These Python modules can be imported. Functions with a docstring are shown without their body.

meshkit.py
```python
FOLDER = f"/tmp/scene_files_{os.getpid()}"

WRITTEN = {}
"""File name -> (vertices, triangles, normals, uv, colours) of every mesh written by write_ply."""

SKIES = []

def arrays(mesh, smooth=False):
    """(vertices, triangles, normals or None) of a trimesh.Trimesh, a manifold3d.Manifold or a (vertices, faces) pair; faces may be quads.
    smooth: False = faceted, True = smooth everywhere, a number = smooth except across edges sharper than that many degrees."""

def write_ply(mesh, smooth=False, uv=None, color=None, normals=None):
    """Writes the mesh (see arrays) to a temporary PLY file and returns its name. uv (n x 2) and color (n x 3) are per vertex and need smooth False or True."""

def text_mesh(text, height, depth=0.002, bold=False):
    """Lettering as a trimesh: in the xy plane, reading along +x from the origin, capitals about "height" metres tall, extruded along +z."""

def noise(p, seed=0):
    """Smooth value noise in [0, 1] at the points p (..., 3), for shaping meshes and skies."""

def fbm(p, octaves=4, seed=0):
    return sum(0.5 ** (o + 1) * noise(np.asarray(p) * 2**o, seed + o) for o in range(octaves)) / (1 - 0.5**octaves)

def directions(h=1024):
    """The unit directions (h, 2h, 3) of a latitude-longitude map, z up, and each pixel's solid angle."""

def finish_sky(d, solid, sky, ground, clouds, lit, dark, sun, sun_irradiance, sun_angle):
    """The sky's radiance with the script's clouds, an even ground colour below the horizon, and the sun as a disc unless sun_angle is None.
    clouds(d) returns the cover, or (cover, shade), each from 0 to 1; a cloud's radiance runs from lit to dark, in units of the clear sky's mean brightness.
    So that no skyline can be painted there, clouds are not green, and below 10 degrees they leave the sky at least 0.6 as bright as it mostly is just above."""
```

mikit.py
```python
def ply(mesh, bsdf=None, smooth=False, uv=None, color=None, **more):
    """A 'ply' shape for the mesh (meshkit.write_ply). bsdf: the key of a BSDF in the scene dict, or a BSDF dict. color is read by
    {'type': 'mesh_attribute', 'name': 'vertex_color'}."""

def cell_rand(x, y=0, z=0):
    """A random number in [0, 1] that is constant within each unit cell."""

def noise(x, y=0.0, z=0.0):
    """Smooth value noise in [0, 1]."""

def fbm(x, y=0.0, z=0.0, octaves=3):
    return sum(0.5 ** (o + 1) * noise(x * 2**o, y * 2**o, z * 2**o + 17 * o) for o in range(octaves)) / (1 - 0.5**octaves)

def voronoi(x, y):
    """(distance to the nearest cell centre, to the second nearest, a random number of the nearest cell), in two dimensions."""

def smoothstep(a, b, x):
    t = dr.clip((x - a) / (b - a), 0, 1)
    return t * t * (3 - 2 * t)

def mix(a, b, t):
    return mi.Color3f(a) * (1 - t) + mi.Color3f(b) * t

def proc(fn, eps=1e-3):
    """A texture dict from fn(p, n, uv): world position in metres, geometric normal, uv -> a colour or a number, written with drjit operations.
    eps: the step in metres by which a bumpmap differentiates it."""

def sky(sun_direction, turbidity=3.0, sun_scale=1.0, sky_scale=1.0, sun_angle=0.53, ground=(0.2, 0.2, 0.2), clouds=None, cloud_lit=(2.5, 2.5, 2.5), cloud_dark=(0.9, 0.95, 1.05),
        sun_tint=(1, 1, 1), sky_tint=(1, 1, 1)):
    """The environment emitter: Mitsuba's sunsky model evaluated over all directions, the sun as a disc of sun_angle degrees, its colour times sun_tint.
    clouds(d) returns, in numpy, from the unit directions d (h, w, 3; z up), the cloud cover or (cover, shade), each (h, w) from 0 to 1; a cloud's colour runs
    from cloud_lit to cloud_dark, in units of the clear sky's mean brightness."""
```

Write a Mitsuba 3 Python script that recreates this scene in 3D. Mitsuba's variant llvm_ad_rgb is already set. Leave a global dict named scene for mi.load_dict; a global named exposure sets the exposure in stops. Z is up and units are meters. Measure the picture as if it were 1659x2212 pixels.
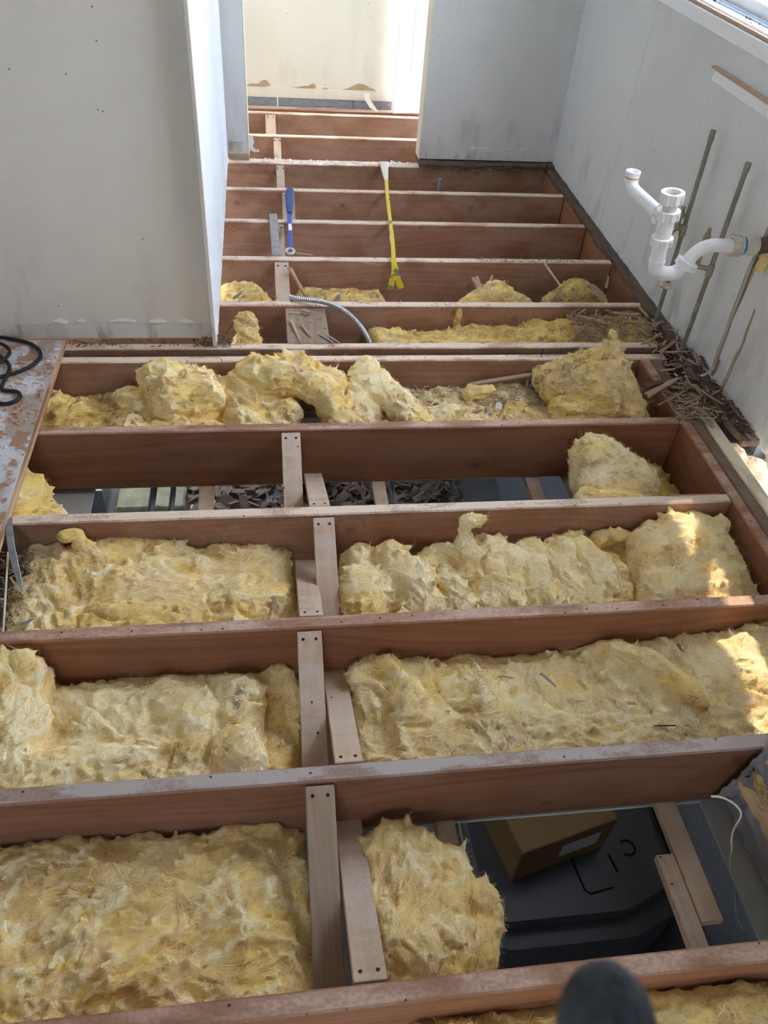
import math, numpy as np, trimesh, manifold3d, drjit as dr, mitsuba as mi
from scipy.spatial import cKDTree
from shapely.geometry import Polygon
import sys
sys.path.insert(0, '/opt/lang')
import mikit, meshkit
from mikit import noise, fbm, voronoi, cell_rand, smoothstep, mix
T = mi.ScalarTransform4f

scene, labels = {}, {}
# ---------------------------------------------------------------- camera, sky, exposure
exposure = 5.75
CAM = np.array([0.0, 0.0, 1.56703])
FWD = np.array([0.13248, 0.72665, -0.67411]); UP = np.array([0.03133, 0.6767, 0.73559])
scene['camera'] = {'type': 'thinlens', 'fov': 2 * math.degrees(math.atan(829.5 / 1734.18)), 'fov_axis': 'x', 'aperture_radius': 0.0016, 'focus_distance': 2.3,
                   'near_clip': 0.02, 'far_clip': 500.0, 'to_world': T().look_at(origin=CAM.tolist(), target=(CAM + FWD).tolist(), up=UP.tolist())}
SUN = np.array([0.32, 0.60, 1.0])
scene['sky'] = mikit.sky(SUN, turbidity=4.0, sun_scale=0.10, sky_scale=1.0, sky_tint=(.97, 1.0, 1.04), ground=(0.32, 0.32, 0.28),
                         clouds=lambda d: np.clip(meshkit.fbm(d * 2.5 + 5, 4, 3) * 1.6 - 0.1, 0, 0.85), cloud_lit=(2.0, 2.05, 2.15), cloud_dark=(1.3, 1.4, 1.6))

# ---------------------------------------------------------------- helpers
def num(key):
    if key not in scene and key not in labels: return key
    k = 1
    while f'{key}_{k:03d}' in scene or f'{key}_{k:03d}' in labels: k += 1
    return f'{key}_{k:03d}'
def thing(name, label, cat, group=None):
    k = num(name); labels[k] = {'label': label, 'category': cat}
    if group: labels[k]['group'] = group
    return k
def put(name, mesh, mat, parent=None, smooth=False, uv=None, label=None, stuff=False, **kw):
    k = num(name if parent is None else parent + '__' + name)
    scene[k] = mikit.ply(mesh, mat, smooth=smooth, uv=uv, **kw)
    d = {}
    if label: d['label'] = label
    if stuff: d['kind'] = 'stuff'
    if d: labels[k] = d
    return k
def one(name, mesh, mat, label, cat, group=None, **kw):
    k = put(name, mesh, mat, **kw); labels[k] = {'label': label, 'category': cat}
    if group: labels[k]['group'] = group
    return k
def struct(name, mesh, mat, parent=None, **kw):
    k = put(name, mesh, mat, parent, **kw)
    if parent is None: labels[k] = {**labels.get(k, {}), 'kind': 'structure'}
    return k
def hull(p): return trimesh.Trimesh(*(lambda h: (h.points, h.simplices))(__import__('scipy.spatial', fromlist=['ConvexHull']).ConvexHull(p)), process=False) if False else trimesh.convex.convex_hull(np.asarray(p, float))
def cbox(sx, sy, sz, b=0.002):
    p = []
    for a in (-1, 1):
        for c in (-1, 1):
            for d in (-1, 1):
                h = np.array([a * sx / 2, c * sy / 2, d * sz / 2]); s = np.array([a, c, d]) * b
                p += [h - s * [0, 1, 1], h - s * [1, 0, 1], h - s * [1, 1, 0]]
    return hull(p)
def bx(x0, x1, y0, y1, z0, z1, b=0.002):
    m = cbox(x1 - x0, y1 - y0, z1 - z0, b); m.apply_translation([(x0 + x1) / 2, (y0 + y1) / 2, (z0 + z1) / 2]); return m
def rot(m, axis, deg, about=(0, 0, 0)):
    m = m.copy(); m.apply_transform(trimesh.transformations.rotation_matrix(math.radians(deg), axis, about)); return m
def cat(*ms): return trimesh.util.concatenate([m for m in ms])
def frame(d):
    d = np.asarray(d, float) / np.linalg.norm(d); a = np.array([0, 0, 1.0]) if abs(d[2]) < .9 else np.array([1.0, 0, 0])
    u = np.cross(a, d); u /= np.linalg.norm(u); return u, np.cross(d, u), d
def tube(path, r, seg=16, caps=True):
    P = np.asarray(path, float); n = len(P); R = np.broadcast_to(np.asarray(r, float), (n,))
    t = np.gradient(P, axis=0); t /= np.linalg.norm(t, axis=1, keepdims=True)
    u, _, _ = frame(t[0]); V = []
    a = np.linspace(0, 2 * np.pi, seg, endpoint=False)
    for i in range(n):
        u = u - t[i] * (u @ t[i]); u /= np.linalg.norm(u); w = np.cross(t[i], u)
        V.append(P[i] + R[i] * (np.cos(a)[:, None] * u + np.sin(a)[:, None] * w))
    V = np.concatenate(V); F = []
    for i in range(n - 1):
        for j in range(seg):
            k = (j + 1) % seg; F += [[i * seg + j, i * seg + k, (i + 1) * seg + k], [i * seg + j, (i + 1) * seg + k, (i + 1) * seg + j]]
    if caps:
        V = np.vstack([V, P[0], P[-1]])
        for j in range(seg):
            k = (j + 1) % seg; F += [[len(V) - 2, k, j], [len(V) - 1, (n - 1) * seg + j, (n - 1) * seg + k]]
    return trimesh.Trimesh(V, F, process=False)
def spline(pts, n=40):
    from scipy.interpolate import CubicSpline
    p = np.asarray(pts, float); s = np.r_[0, np.cumsum(np.linalg.norm(np.diff(p, axis=0), axis=1))]
    return CubicSpline(s, p)(np.linspace(0, s[-1], n))
def lathe(prof, seg=32, at=(0, 0, 0), axis=(0, 0, 1)):
    """closed profile of (r, h) points round the axis"""
    pr = np.asarray(prof, float); n = len(pr); u, w, d = frame(axis); a = np.linspace(0, 2 * np.pi, seg, endpoint=False)
    ring = np.cos(a)[:, None] * u + np.sin(a)[:, None] * w
    V = np.concatenate([np.asarray(at) + r * ring + h * d for r, h in pr]); F = []
    for i in range(n - 1):
        for j in range(seg):
            k = (j + 1) % seg; F += [[i * seg + j, i * seg + k, (i + 1) * seg + k], [i * seg + j, (i + 1) * seg + k, (i + 1) * seg + j]]
    m = trimesh.Trimesh(V, F, process=False)
    m.merge_vertices(); m.update_faces(m.nondegenerate_faces()); return m
def sheet(poly, th, o, u, v):
    """a 2D outline extruded by th, its u,v axes laid on the given directions at o, thickness along u x v"""
    g = Polygon(poly).buffer(0)
    ms = [trimesh.creation.extrude_polygon(q, th, engine='earcut') for q in getattr(g, 'geoms', [g]) if q.area > 1e-7]
    m = cat(*ms); M = np.eye(4); u = np.asarray(u, float); v = np.asarray(v, float)
    M[:3, 0], M[:3, 1], M[:3, 2], M[:3, 3] = u, v, np.cross(u, v), o
    m.apply_transform(M); return m
def jag(a, b, n, amp, rng, axis=1, step=False):
    """points from a to b with a ragged offset on one coordinate"""
    p = np.linspace(a, b, n); o = rng.normal(0, amp, n); o = np.cumsum(o) * .5 + o if step else o
    o -= np.linspace(o[0], o[-1], n); p[:, axis] += o; return p.tolist()
def wuv(m, along=0, seed=0):
    """uv of a wooden piece in metres: along the grain, across it"""
    r = np.random.default_rng(seed); p = np.asarray(m.vertices); o = [k for k in (0, 1, 2) if k != along]
    return np.c_[p[:, along] + r.uniform(0, 40), p[:, o[0]] + p[:, o[1]] + r.uniform(0, 40)]
def flatuv(m, along, seed): # unshared vertices are not needed: faces are flat shaded
    return dict(mesh=m, uv=wuv(m, along, seed))
def local_uv(m, M, along=0, seed=0):
    """make uv before the move M"""
    uv = wuv(m, along, seed); m = m.copy(); m.apply_transform(M); return m, uv
def place(loc, yaw=0, pitch=0, roll=0):
    M = trimesh.transformations.euler_matrix(math.radians(roll), math.radians(-pitch), math.radians(yaw), 'sxyz'); M[:3, 3] = loc; return M

# ---------------------------------------------------------------- materials
def mat(name, color, rough=.6, spec=.3, metallic=0., **kw):
    c = mikit.proc(color) if callable(color) else {'type': 'rgb', 'value': list(color)}
    b = {'type': 'principled', 'base_color': c, 'roughness': rough, 'specular': spec, 'metallic': metallic, **kw}
    scene[name] = {'type': 'twosided', 'bsdf': b}
def wood_fn(light, dark, dust, dust_light_col, holes=True):
    def f(p, n, uv):
        u, v = uv.x, uv.y
        w = fbm(u * 1.3, v * 4, 3.0, 2)
        d, d2, kr = voronoi(u * 4.2, v * 5.5)
        kn = smoothstep(.10, .03, d) * dr.select(kr < .16, 1.0, 0.0)
        halo = smoothstep(.34, .06, d) * dr.select(kr < .16, 1.0, 0.0)
        ring = noise(v * 85 + w * 16 + halo * 6, u * .8)
        fine = noise(u * 9, v * 520 + w * 25)
        c = mix(light, dark, dr.clip(.62 * ring + .42 * (fine - .4), 0, 1))
        c = c * (.75 + .5 * fbm(u * .7 + 9, v * 3, 1.0, 2))
        c = mix(c, mi.Color3f(dark) * .38, kn * .8 * (.55 + .45 * noise(d * 160)))
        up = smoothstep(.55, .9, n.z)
        dd = dr.clip((.35 + .75 * smoothstep(.25, .7, fbm(p.x * 8, p.y * 34, p.z * 8, 4))) * dust * (up * .9 + .1) * (.7 + .6 * noise(p.x * 170, p.y * 220, p.z * 170)), 0, .96)  # dust on upward faces; on joists it also paints in their stronger light
        c = mix(c, dust_light_col, dd)
        if holes:
            h, _, hr = voronoi(p.x * 13, p.y * 13)
            c = c * (1 - .85 * up * dr.select((h < .036) & (hr < .5), 1.0, 0.0))
        return c
    return f
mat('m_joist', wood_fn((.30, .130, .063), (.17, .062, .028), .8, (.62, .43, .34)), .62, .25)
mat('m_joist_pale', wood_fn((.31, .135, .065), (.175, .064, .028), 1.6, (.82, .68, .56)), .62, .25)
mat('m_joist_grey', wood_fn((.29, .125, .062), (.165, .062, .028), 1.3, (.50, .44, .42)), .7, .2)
mat('m_pale', wood_fn((.55, .38, .26), (.42, .26, .16), .6, (.62, .54, .48)), .65, .25)
mat('m_old', wood_fn((.46, .34, .25), (.24, .155, .10), .35, (.33, .28, .24), False), .8, .15)
mat('m_rot', wood_fn((.19, .13, .095), (.055, .038, .028), .5, (.17, .14, .115), False), .9, .1)
mat('m_dusty', wood_fn((.26, .15, .09), (.14, .07, .04), 1.0, (.24, .20, .17), False), .8, .15)
mat('m_cream', lambda p, n, uv: mix((.80, .73, .56), (.42, .36, .28), smoothstep(.55, .75, fbm(p.x * 30, p.y * 12, p.z * 30, 3)) * .7), .7, .2)
mat('m_pink', wood_fn((.55, .32, .22), (.36, .17, .10), .25, (.5, .4, .34), False), .7, .2)
def wall_fn(base, tint, streak, low):
    def f(p, n, uv):
        a = fbm(p.x * 1.6, p.y * 1.6, p.z * 1.3, 3)
        c = mix(base, tint, smoothstep(.35, .7, a))
        s = fbm((p.x + p.y) * 9, p.z * .9, 4.0, 3)
        c = c * (1 - streak * smoothstep(.5, .78, s))
        h, _, hr = voronoi((p.x + p.y) * 12, p.z * 11)
        c = c * (1 - .7 * dr.select((h < .030) & (hr < .10), 1.0, 0.0))
        l = smoothstep(.55, .8, fbm((p.x + p.y) * 14, p.z * 5, 8.0, 4)) * smoothstep(.5, .0, p.z) * low
        return mix(c, (.22, .17, .12), l)
    return f
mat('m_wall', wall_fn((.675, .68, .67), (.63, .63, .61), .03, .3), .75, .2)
mat('m_wall_near', wall_fn((.72, .68, .61), (.67, .63, .55), .02, .25), .75, .2)  # same paint as m_wall, with the warm light of this face tinted in
mat('m_wall_left', wall_fn((.58, .62, .68), (.54, .58, .64), .03, .25), .75, .2)  # same paint again; bluish window light and toned-down brightness are in the colour
mat('m_hall', wall_fn((.76, .725, .62), (.72, .67, .54), .05, .15), .7, .2)
mat('m_bare', wall_fn((.72, .69, .65), (.60, .55, .48), .12, .8), .8, .1)
mat('m_brownpaper', lambda p, n, uv: mix((.52, .38, .22), (.40, .27, .15), fbm(p.x * 25, p.y * 25, p.z * 25)), .8, .1)
mat('m_ceiling', (.50, .49, .47), .9, .1)
mat('m_white', (.80, .81, .82), .35, .4)
mat('m_block', lambda p, n, uv: mix((.27, .28, .30), (.16, .17, .185), fbm(p.x * 60, p.y * 60, p.z * 90)), .9, .1)
mat('m_concrete', lambda p, n, uv: mix((.30, .30, .30), (.18, .18, .19), fbm(p.x * 6, p.y * 6, p.z * 6, 4)), .9, .1)
def wool_fn(deep, mid, pale, dirt):
    def f(p, n, uv):
        w1 = noise(p.x * 11, p.y * 11, p.z * 11) - .5; w2 = noise(p.x * 11 + 31, p.y * 11, p.z * 11) - .5
        x, y, z = p.x + .06 * w1, p.y + .06 * w2, p.z + .03 * w1
        def rid(a, b, c, k): return (1 - dr.abs(2 * noise(a, b, c) - 1)) ** k
        r1 = rid(x * 16, y * 150, z * 150, 3); r2 = rid((.7 * x + .7 * y) * 16, (.7 * y - .7 * x) * 190, z * 120, 4)
        r3 = rid((.5 * x - .87 * y) * 22, (.5 * y + .87 * x) * 230, z * 140, 4)
        fib = dr.clip(.45 * r1 + .5 * r2 + .4 * r3, 0, 1)
        b = fbm(x * 14, y * 22, z * 22, 3)
        c = mix(deep, mid, smoothstep(.36, .64, b) * .8 + .4 * fib)
        c = mix(c, pale, dr.clip(uv.x * (.4 + .8 * fib) + .18 * fib, 0, .95))
        g = smoothstep(.45, .72, fbm(p.x * 55, p.y * 55, p.z * 55, 3))
        return mix(c, dirt, dr.clip(uv.y * (.55 + .9 * g), 0, .9))
    return f
mat('m_wool', wool_fn((.54, .295, .022), (.89, .645, .12), (.97, .90, .65), (.25, .15, .075)), .95, .05)
mat('m_fibre', lambda p, n, uv: mix((.90, .68, .22), (.96, .89, .64), uv.x), .9, .1)
mat('m_ply', lambda p, n, uv: mix(mix((.60, .61, .66), (.40, .34, .30), smoothstep(.4, .6, fbm(p.x * 9, p.y * 6, 0.0, 4))), (.36, .20, .12), smoothstep(.52, .7, fbm(p.x * 40, p.y * 30, 2.0, 4)) * .9), .85, .15)
mat('m_plyedge', lambda p, n, uv: mix((.58, .40, .26), (.30, .17, .10), smoothstep(.4, .6, noise(p.z * 330, p.y * 4))), .8, .1)
mat('m_pvc', lambda p, n, uv: mix((.84, .85, .87), (.62, .55, .45), smoothstep(.62, .85, fbm(p.x * 28, p.y * 28, p.z * 22, 3)) * .5), .28, .5)
mat('m_pvcold', lambda p, n, uv: mix((.62, .58, .50), (.42, .35, .27), smoothstep(.4, .75, fbm(p.x * 30, p.y * 30, p.z * 30, 3))), .45, .4)
mat('m_copper', lambda p, n, uv: mix(mix((.34, .32, .27), (.15, .15, .14), fbm(p.x * 20, p.y * 20, p.z * 9, 3)), (.44, .48, .42), smoothstep(.6, .8, fbm(p.x * 60, p.y * 60, p.z * 14, 3)) * .5), .5, .5, .35)
mat('m_brass', (.36, .33, .26), .45, .5, .5)
mat('m_steel', (.56, .58, .60), .35, .5, .9)
mat('m_galv', lambda p, n, uv: mix((.42, .45, .48), (.28, .30, .33), noise(p.x * 60, p.y * 60, p.z * 60)), .45, .5, .6)
mat('m_black', (.018, .019, .021), .5, .3)
mat('m_blue', (.03, .09, .45), .4, .4)
mat('m_bluegrip', lambda p, n, uv: mix((.06, .13, .38), (.03, .06, .18), noise(p.x * 300, p.y * 300, p.z * 300)), .6, .3)
mat('m_yellow', lambda p, n, uv: mix((.72, .55, .03), (.22, .20, .12), smoothstep(.60, .68, fbm(p.x * 30, p.y * 22, p.z * 30, 3))), .4, .4)
mat('m_card', lambda p, n, uv: mix((.30, .19, .09), (.25, .15, .07), fbm(p.x * 12, p.y * 12, p.z * 12)), .85, .1)
mat('m_kraft', lambda p, n, uv: mix((.55, .36, .21), (.42, .26, .14), fbm(p.x * 18, p.y * 18, p.z * 18)), .7, .2)
mat('m_ink', (.02, .02, .022), .7, .1)
mat('m_blueink', (.03, .22, .55), .6, .2)
mat('m_pinkwool', wool_fn((.55, .28, .16), (.75, .48, .34), (.92, .80, .72), (.3, .2, .14)), .95, .05)
mat('m_foam', lambda p, n, uv: mix((.085, .095, .11), (.03, .036, .045), fbm(p.x * 260, p.y * 260, p.z * 260, 2)), .95, .05, sheen=.8)
mat('m_blueboard', (.48, .56, .66), .6, .3)
mat('m_drywall', (.42, .43, .42), .9, .1)
scene['m_glass'] = {'type': 'thindielectric', 'int_ior': 1.5}

# ---------------------------------------------------------------- the setting
XW = 1.60      # inner face of the outer wall on the right
ZC = 2.42
R = np.random.default_rng(7)
def wallbox(x0, x1, y0, y1, z0, z1): return trimesh.creation.box(bounds=[[x0, y0, z0], [x1, y1, z1]])
# outer wall with the window over the sink
WY0, WY1, WZ0, WZ1 = 1.30, 3.50, 1.03, 2.15
crack = Polygon([(2.326, .62), (2.334, .55), (2.352, .44), (2.347, .34), (2.352, .25), (2.346, .18), (2.349, .10), (2.34, .045), (2.352, .045), (2.362, .11), (2.360, .19), (2.366, .26), (2.366, .34), (2.372, .44), (2.356, .55), (2.346, .63)])
crack2 = Polygon([(2.248, .02), (2.243, .09), (2.246, .15), (2.238, .20), (2.246, .27), (2.25, .34), (2.258, .34), (2.256, .26), (2.251, .2), (2.258, .15), (2.252, .09), (2.254, .02)])
lower = jag((4.5, .020), (2.9, .004), 40, .0022, R) + jag((2.85, .0), (2.42, .012), 14, .006, R) + jag((2.40, .012), (1.55, .035), 26, .010, R) + jag((1.5, .03), (-2, .03), 20, .003, R)
crack = crack.buffer(.003); crack2 = crack2.buffer(.0005)
dry = Polygon(lower + [(-2, ZC), (4.5, ZC)]).buffer(0).difference(Polygon([(WY0, WZ0), (WY1, WZ0), (WY1, WZ1), (WY0, WZ1)])).difference(crack).difference(crack2)
ms = [trimesh.creation.extrude_polygon(g, .013, engine='earcut') for g in getattr(dry, 'geoms', [dry]) if g.area > .01]
M = np.eye(4); M[:3, 0] = [0, 1, 0]; M[:3, 1] = [0, 0, 1]; M[:3, 2] = [1, 0, 0]; M[:3, 3] = [XW, 0, 0]
wr = cat(*ms); wr.apply_transform(M)
struct('wall_right', wr, 'm_wall')
fr = [wallbox(XW + .013, XW + .12, -2, WY0, .06, ZC), wallbox(XW + .013, XW + .12, WY1, 4.6, .06, ZC), wallbox(XW + .013, XW + .12, WY0, WY1, .06, WZ0 - .02), wallbox(XW + .013, XW + .12, WY0, WY1, WZ1, ZC)]
put('sheathing', cat(*fr), 'm_rot', 'wall_right', label='dark sheathing behind the drywall')
for i in range(7):  # drywall seam: raised tape
    pass
seam = [(3.655, .03), (3.672, .03), (3.668, .52), (3.66, .98), (3.644, .98), (3.650, .5)]
put('seam', sheet([(a, b) for a, b in seam], .0012, (XW, 0, 0), (0, 1, 0), (0, 0, 1)), 'm_bare', 'wall_right') if False else None
def on_right(poly, th, matn, name, lab=None):
    m = sheet(poly, th, (XW, 0, 0), (0, -1, 0), (0, 0, 1)); m.vertices = np.asarray(m.vertices) * [1, 1, 1]
    return put(name, m, matn, 'wall_right', label=lab)
def ngy(pts): return [(-a, b) for a, b in pts]
for c_, g_ in ((crack, .004), (crack2, .003)):
    pts = np.array(c_.simplify(.001).exterior.coords); q = np.array(c_.buffer(g_).exterior.coords); rj = np.random.default_rng(3); q = q[::2] + rj.normal(0, .0012, q[::2].shape)
    ring = Polygon(q).buffer(0).difference(c_.buffer(.0008)); ring = max(getattr(ring, 'geoms', [ring]), key=lambda z: z.area); mm = trimesh.creation.extrude_polygon(ring, .0012, engine='earcut'); M2 = M.copy(); M2[:3, 3] = [XW - .0012, 0, 0]; mm.apply_transform(M2)
    put('torn_edge', mm, 'm_brownpaper', 'wall_right', label='torn brown edge of a split in the drywall')
# second sheet of board beyond the seam stands a hair proud
on_right(ngy(jag((3.652, .03), (3.648, .5), 12, .0015, R, 0) + jag((3.648, .52), (3.632, .985), 12, .0015, R, 0) + [(4.49, .985), (4.49, .03)]), .0025, 'm_wall', 'board_sheet', 'sheet of drywall beyond the vertical seam')
on_right(ngy([(3.0, .846), (2.98, .884), (.6, .884), (.6, .846)]), .010, 'm_white', 'backsplash_strip', 'pale strip below a raw wood edge')
m = bx(XW - .024, XW - .0005, .6, 3.0, .8845, .8915, .001)
put('ledge', m, 'm_pale', 'wall_right', uv=wuv(m, 1, 3), label='raw wood edge on the pale strip')
# window: apron, stool, frame, panes
def winbar(y0, y1, z0, z1, x0=XW + .088, x1=XW + .118): return bx(x0, x1, y0, y1, z0, z1, .004)
m = cat(bx(XW - .014, XW - .0005, WY0 - .08, WY1 + .13, .976, 1.024, .003), bx(XW - .017, XW - .0005, WY0 - .08, WY0 - .01, 1.03, 2.2, .003), bx(XW - .017, XW - .0005, WY1 + .01, WY1 + .13, 1.03, 2.2, .003), bx(XW - .017, XW - .0005, WY0 - .08, WY1 + .13, 2.16, 2.25, .003))
struct('window_1', m, 'm_white')
m = bx(XW - .006, XW + .008, WY0 - .02, WY1 + .02, 1.0245, 1.036, .002); put('raw_sill', m, 'm_pale', 'window_1', uv=wuv(m, 1, 5), label='raw brown wood strip')
put('sill', bx(XW + .008, XW + .12, WY0, WY1, 1.028, 1.042, .003), 'm_white', 'window_1')
put('frame', cat(winbar(WY0, WY1, 1.042, 1.085), winbar(WY0, WY1, 2.10, 2.15), winbar(WY0, WY0 + .05, 1.085, 2.10), winbar(WY1 - .05, WY1, 1.085, 2.10), winbar(2.36, 2.44, 1.085, 2.10)), 'm_white', 'window_1')
put('track', cat(bx(XW + .048, XW + .052, WY0, WY1, 1.0422, 1.048, .001), bx(XW + .068, XW + .072, WY0, WY1, 1.0422, 1.050, .001)), 'm_blueboard', 'window_1', label='bluish sliding track')
for a, b in ((WY0 + .05, 2.36), (2.44, WY1 - .05)):
    put('pane', trimesh.Trimesh([[XW + .10, a, 1.085], [XW + .10, b, 1.085], [XW + .10, b, 2.1], [XW + .10, a, 2.1]], [[0, 2, 1], [0, 3, 2]]), 'm_glass', 'window_1')
# near block on the left: face towards the camera and the return running back
YB = 2.646; XL = -0.197
struct('wall_near', wallbox(-3.3, XL - .012, YB + .0, YB + .11, .010, ZC), 'm_wall_near')
pl = [(-3.3, ZC), (XL - .0125, ZC)] + [(XL - .0125, .075)] + jag((XL - .02, .073), (-.62, .076), 26, .0016, R, step=True) + jag((-.64, .074), (-1.3, .074), 20, .0008, R) + [(-3.3, .074)]
k = put('paint_layer', sheet(pl, .003, (0, YB, 0), (1, 0, 0), (0, 0, 1)), 'm_wall_near', 'wall_near')
put('baseboard_strip', wallbox(-3.3, XL - .014, YB - .0022, YB, .014, .066), 'm_bare', 'wall_near', label='unpainted strip where the baseboard was')
for x, w in ((-.73, .05), (-.66, .03), (-.52, .09), (-.40, .06), (-.30, .05)):
    n = 7; c = [(x - w / 2, .083)] + jag((x - w / 2, .077), (x + w / 2, .076), n, .003, R) + [(x + w / 2, .084), (x, .092)]
    m = rot(sheet(c, .0012, (0, YB - .0035, 0), (1, 0, 0), (0, 0, 1)), (1, 0, 0), -14, (x, YB, .09)); put('paint_flake', m, 'm_white', 'wall_near')
wl = [(2.60, ZC), (2.60, -.012)] + jag((2.62, -.008), (4.5, .01), 70, .005, R) + [(4.5, ZC)]
struct('wall_left', sheet([(a, b) for a, b in wl], .012, (XL - .012, 0, 0), (0, 1, 0), (0, 0, 1)), 'm_wall_left')
put('corner_edge', bx(XL - .0135, XL + .0005, 2.596, 2.606, .0, ZC, .002), 'm_bare', 'wall_left')
# wall with the doorway
YD = 4.50
struct('wall_doorway', cat(wallbox(XL + .001, -.090, YD, YD + .10, .034, ZC), wallbox(.842, XW, YD, YD + .10, .034, ZC), wallbox(-.090, .842, YD, YD + .10, 2.05, ZC)), 'm_wall')
put('jamb', bx(.832, .842, YD - .004, YD + .105, .03, 2.05, .002), 'm_hall', 'wall_doorway', label='cream edge of the doorway')
put('jamb', bx(-.090, -.083, YD - .004, YD + .105, .03, 2.05, .002), 'm_hall', 'wall_doorway', label='cream edge of the doorway')
put('baseboard_strip', wallbox(.87, XW - .001, YD - .003, YD, .042, .086), 'm_bare', 'wall_doorway', label='unpainted strip where the baseboard was')
put('baseboard_strip', wallbox(XL + .002, -.12, YD - .003, YD, .045, .095), 'm_bare', 'wall_doorway', label='unpainted strip where the baseboard was')
bp = [(.852, .09), (.852, .118), (.87, .120), (.885, .128), (.905, .135), (.925, .146), (.945, .150), (.955, .147), (.962, .135), (.985, .128), (1.0, .115), (1.018, .112), (1.024, .122), (1.032, .115), (1.045, .092)]
put('bare_patch', sheet(bp, .0012, (0, YD - .0015, 0), (1, 0, 0), (0, 0, 1)), 'm_bare', 'wall_doorway', label='patch of bare board where the paint peeled')
for x, w in ((1.13, .03), (1.2, .07), (1.32, .05), (1.42, .06)):
    c = [(x - w / 2, .10)] + jag((x - w / 2, .094), (x + w / 2, .094), 7, .004, R) + [(x + w / 2, .10), (x, .106)]
    put('paint_flake', rot(sheet(c, .0012, (0, YD - .003, 0), (1, 0, 0), (0, 0, 1)), (1, 0, 0), -12, (x, YD, .1)), 'm_white', 'wall_doorway')
c = [(-.085, .13), (-.062, .118), (-.058, .09), (-.066, .07), (-.05, .052), (-.035, .058), (-.028, .045), (-.05, .04), (-.08, .05)]
put('paint_flake', sheet(c, .0015, (0, YD + .01, 0), (1, 0, 0), (0, 0, 1)), 'm_white', 'wall_doorway')
m = bx(XL + .005, -.085, YD - .004, YD + .10, .002, .034, .002); struct('trim_1', m, 'm_old', uv=wuv(m, 0, 2))
m = bx(.835, XW, YD - .055, YD + .10, .002, .026, .002).subdivide_to_size(.02); v = np.asarray(m.vertices); m.vertices = v + (meshkit.fbm(v * 30, 3, 1)[:, None] - .5) * [.0, .03, .014]
struct('trim_2', m, 'm_rot', uv=wuv(m, 0, 9))
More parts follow.
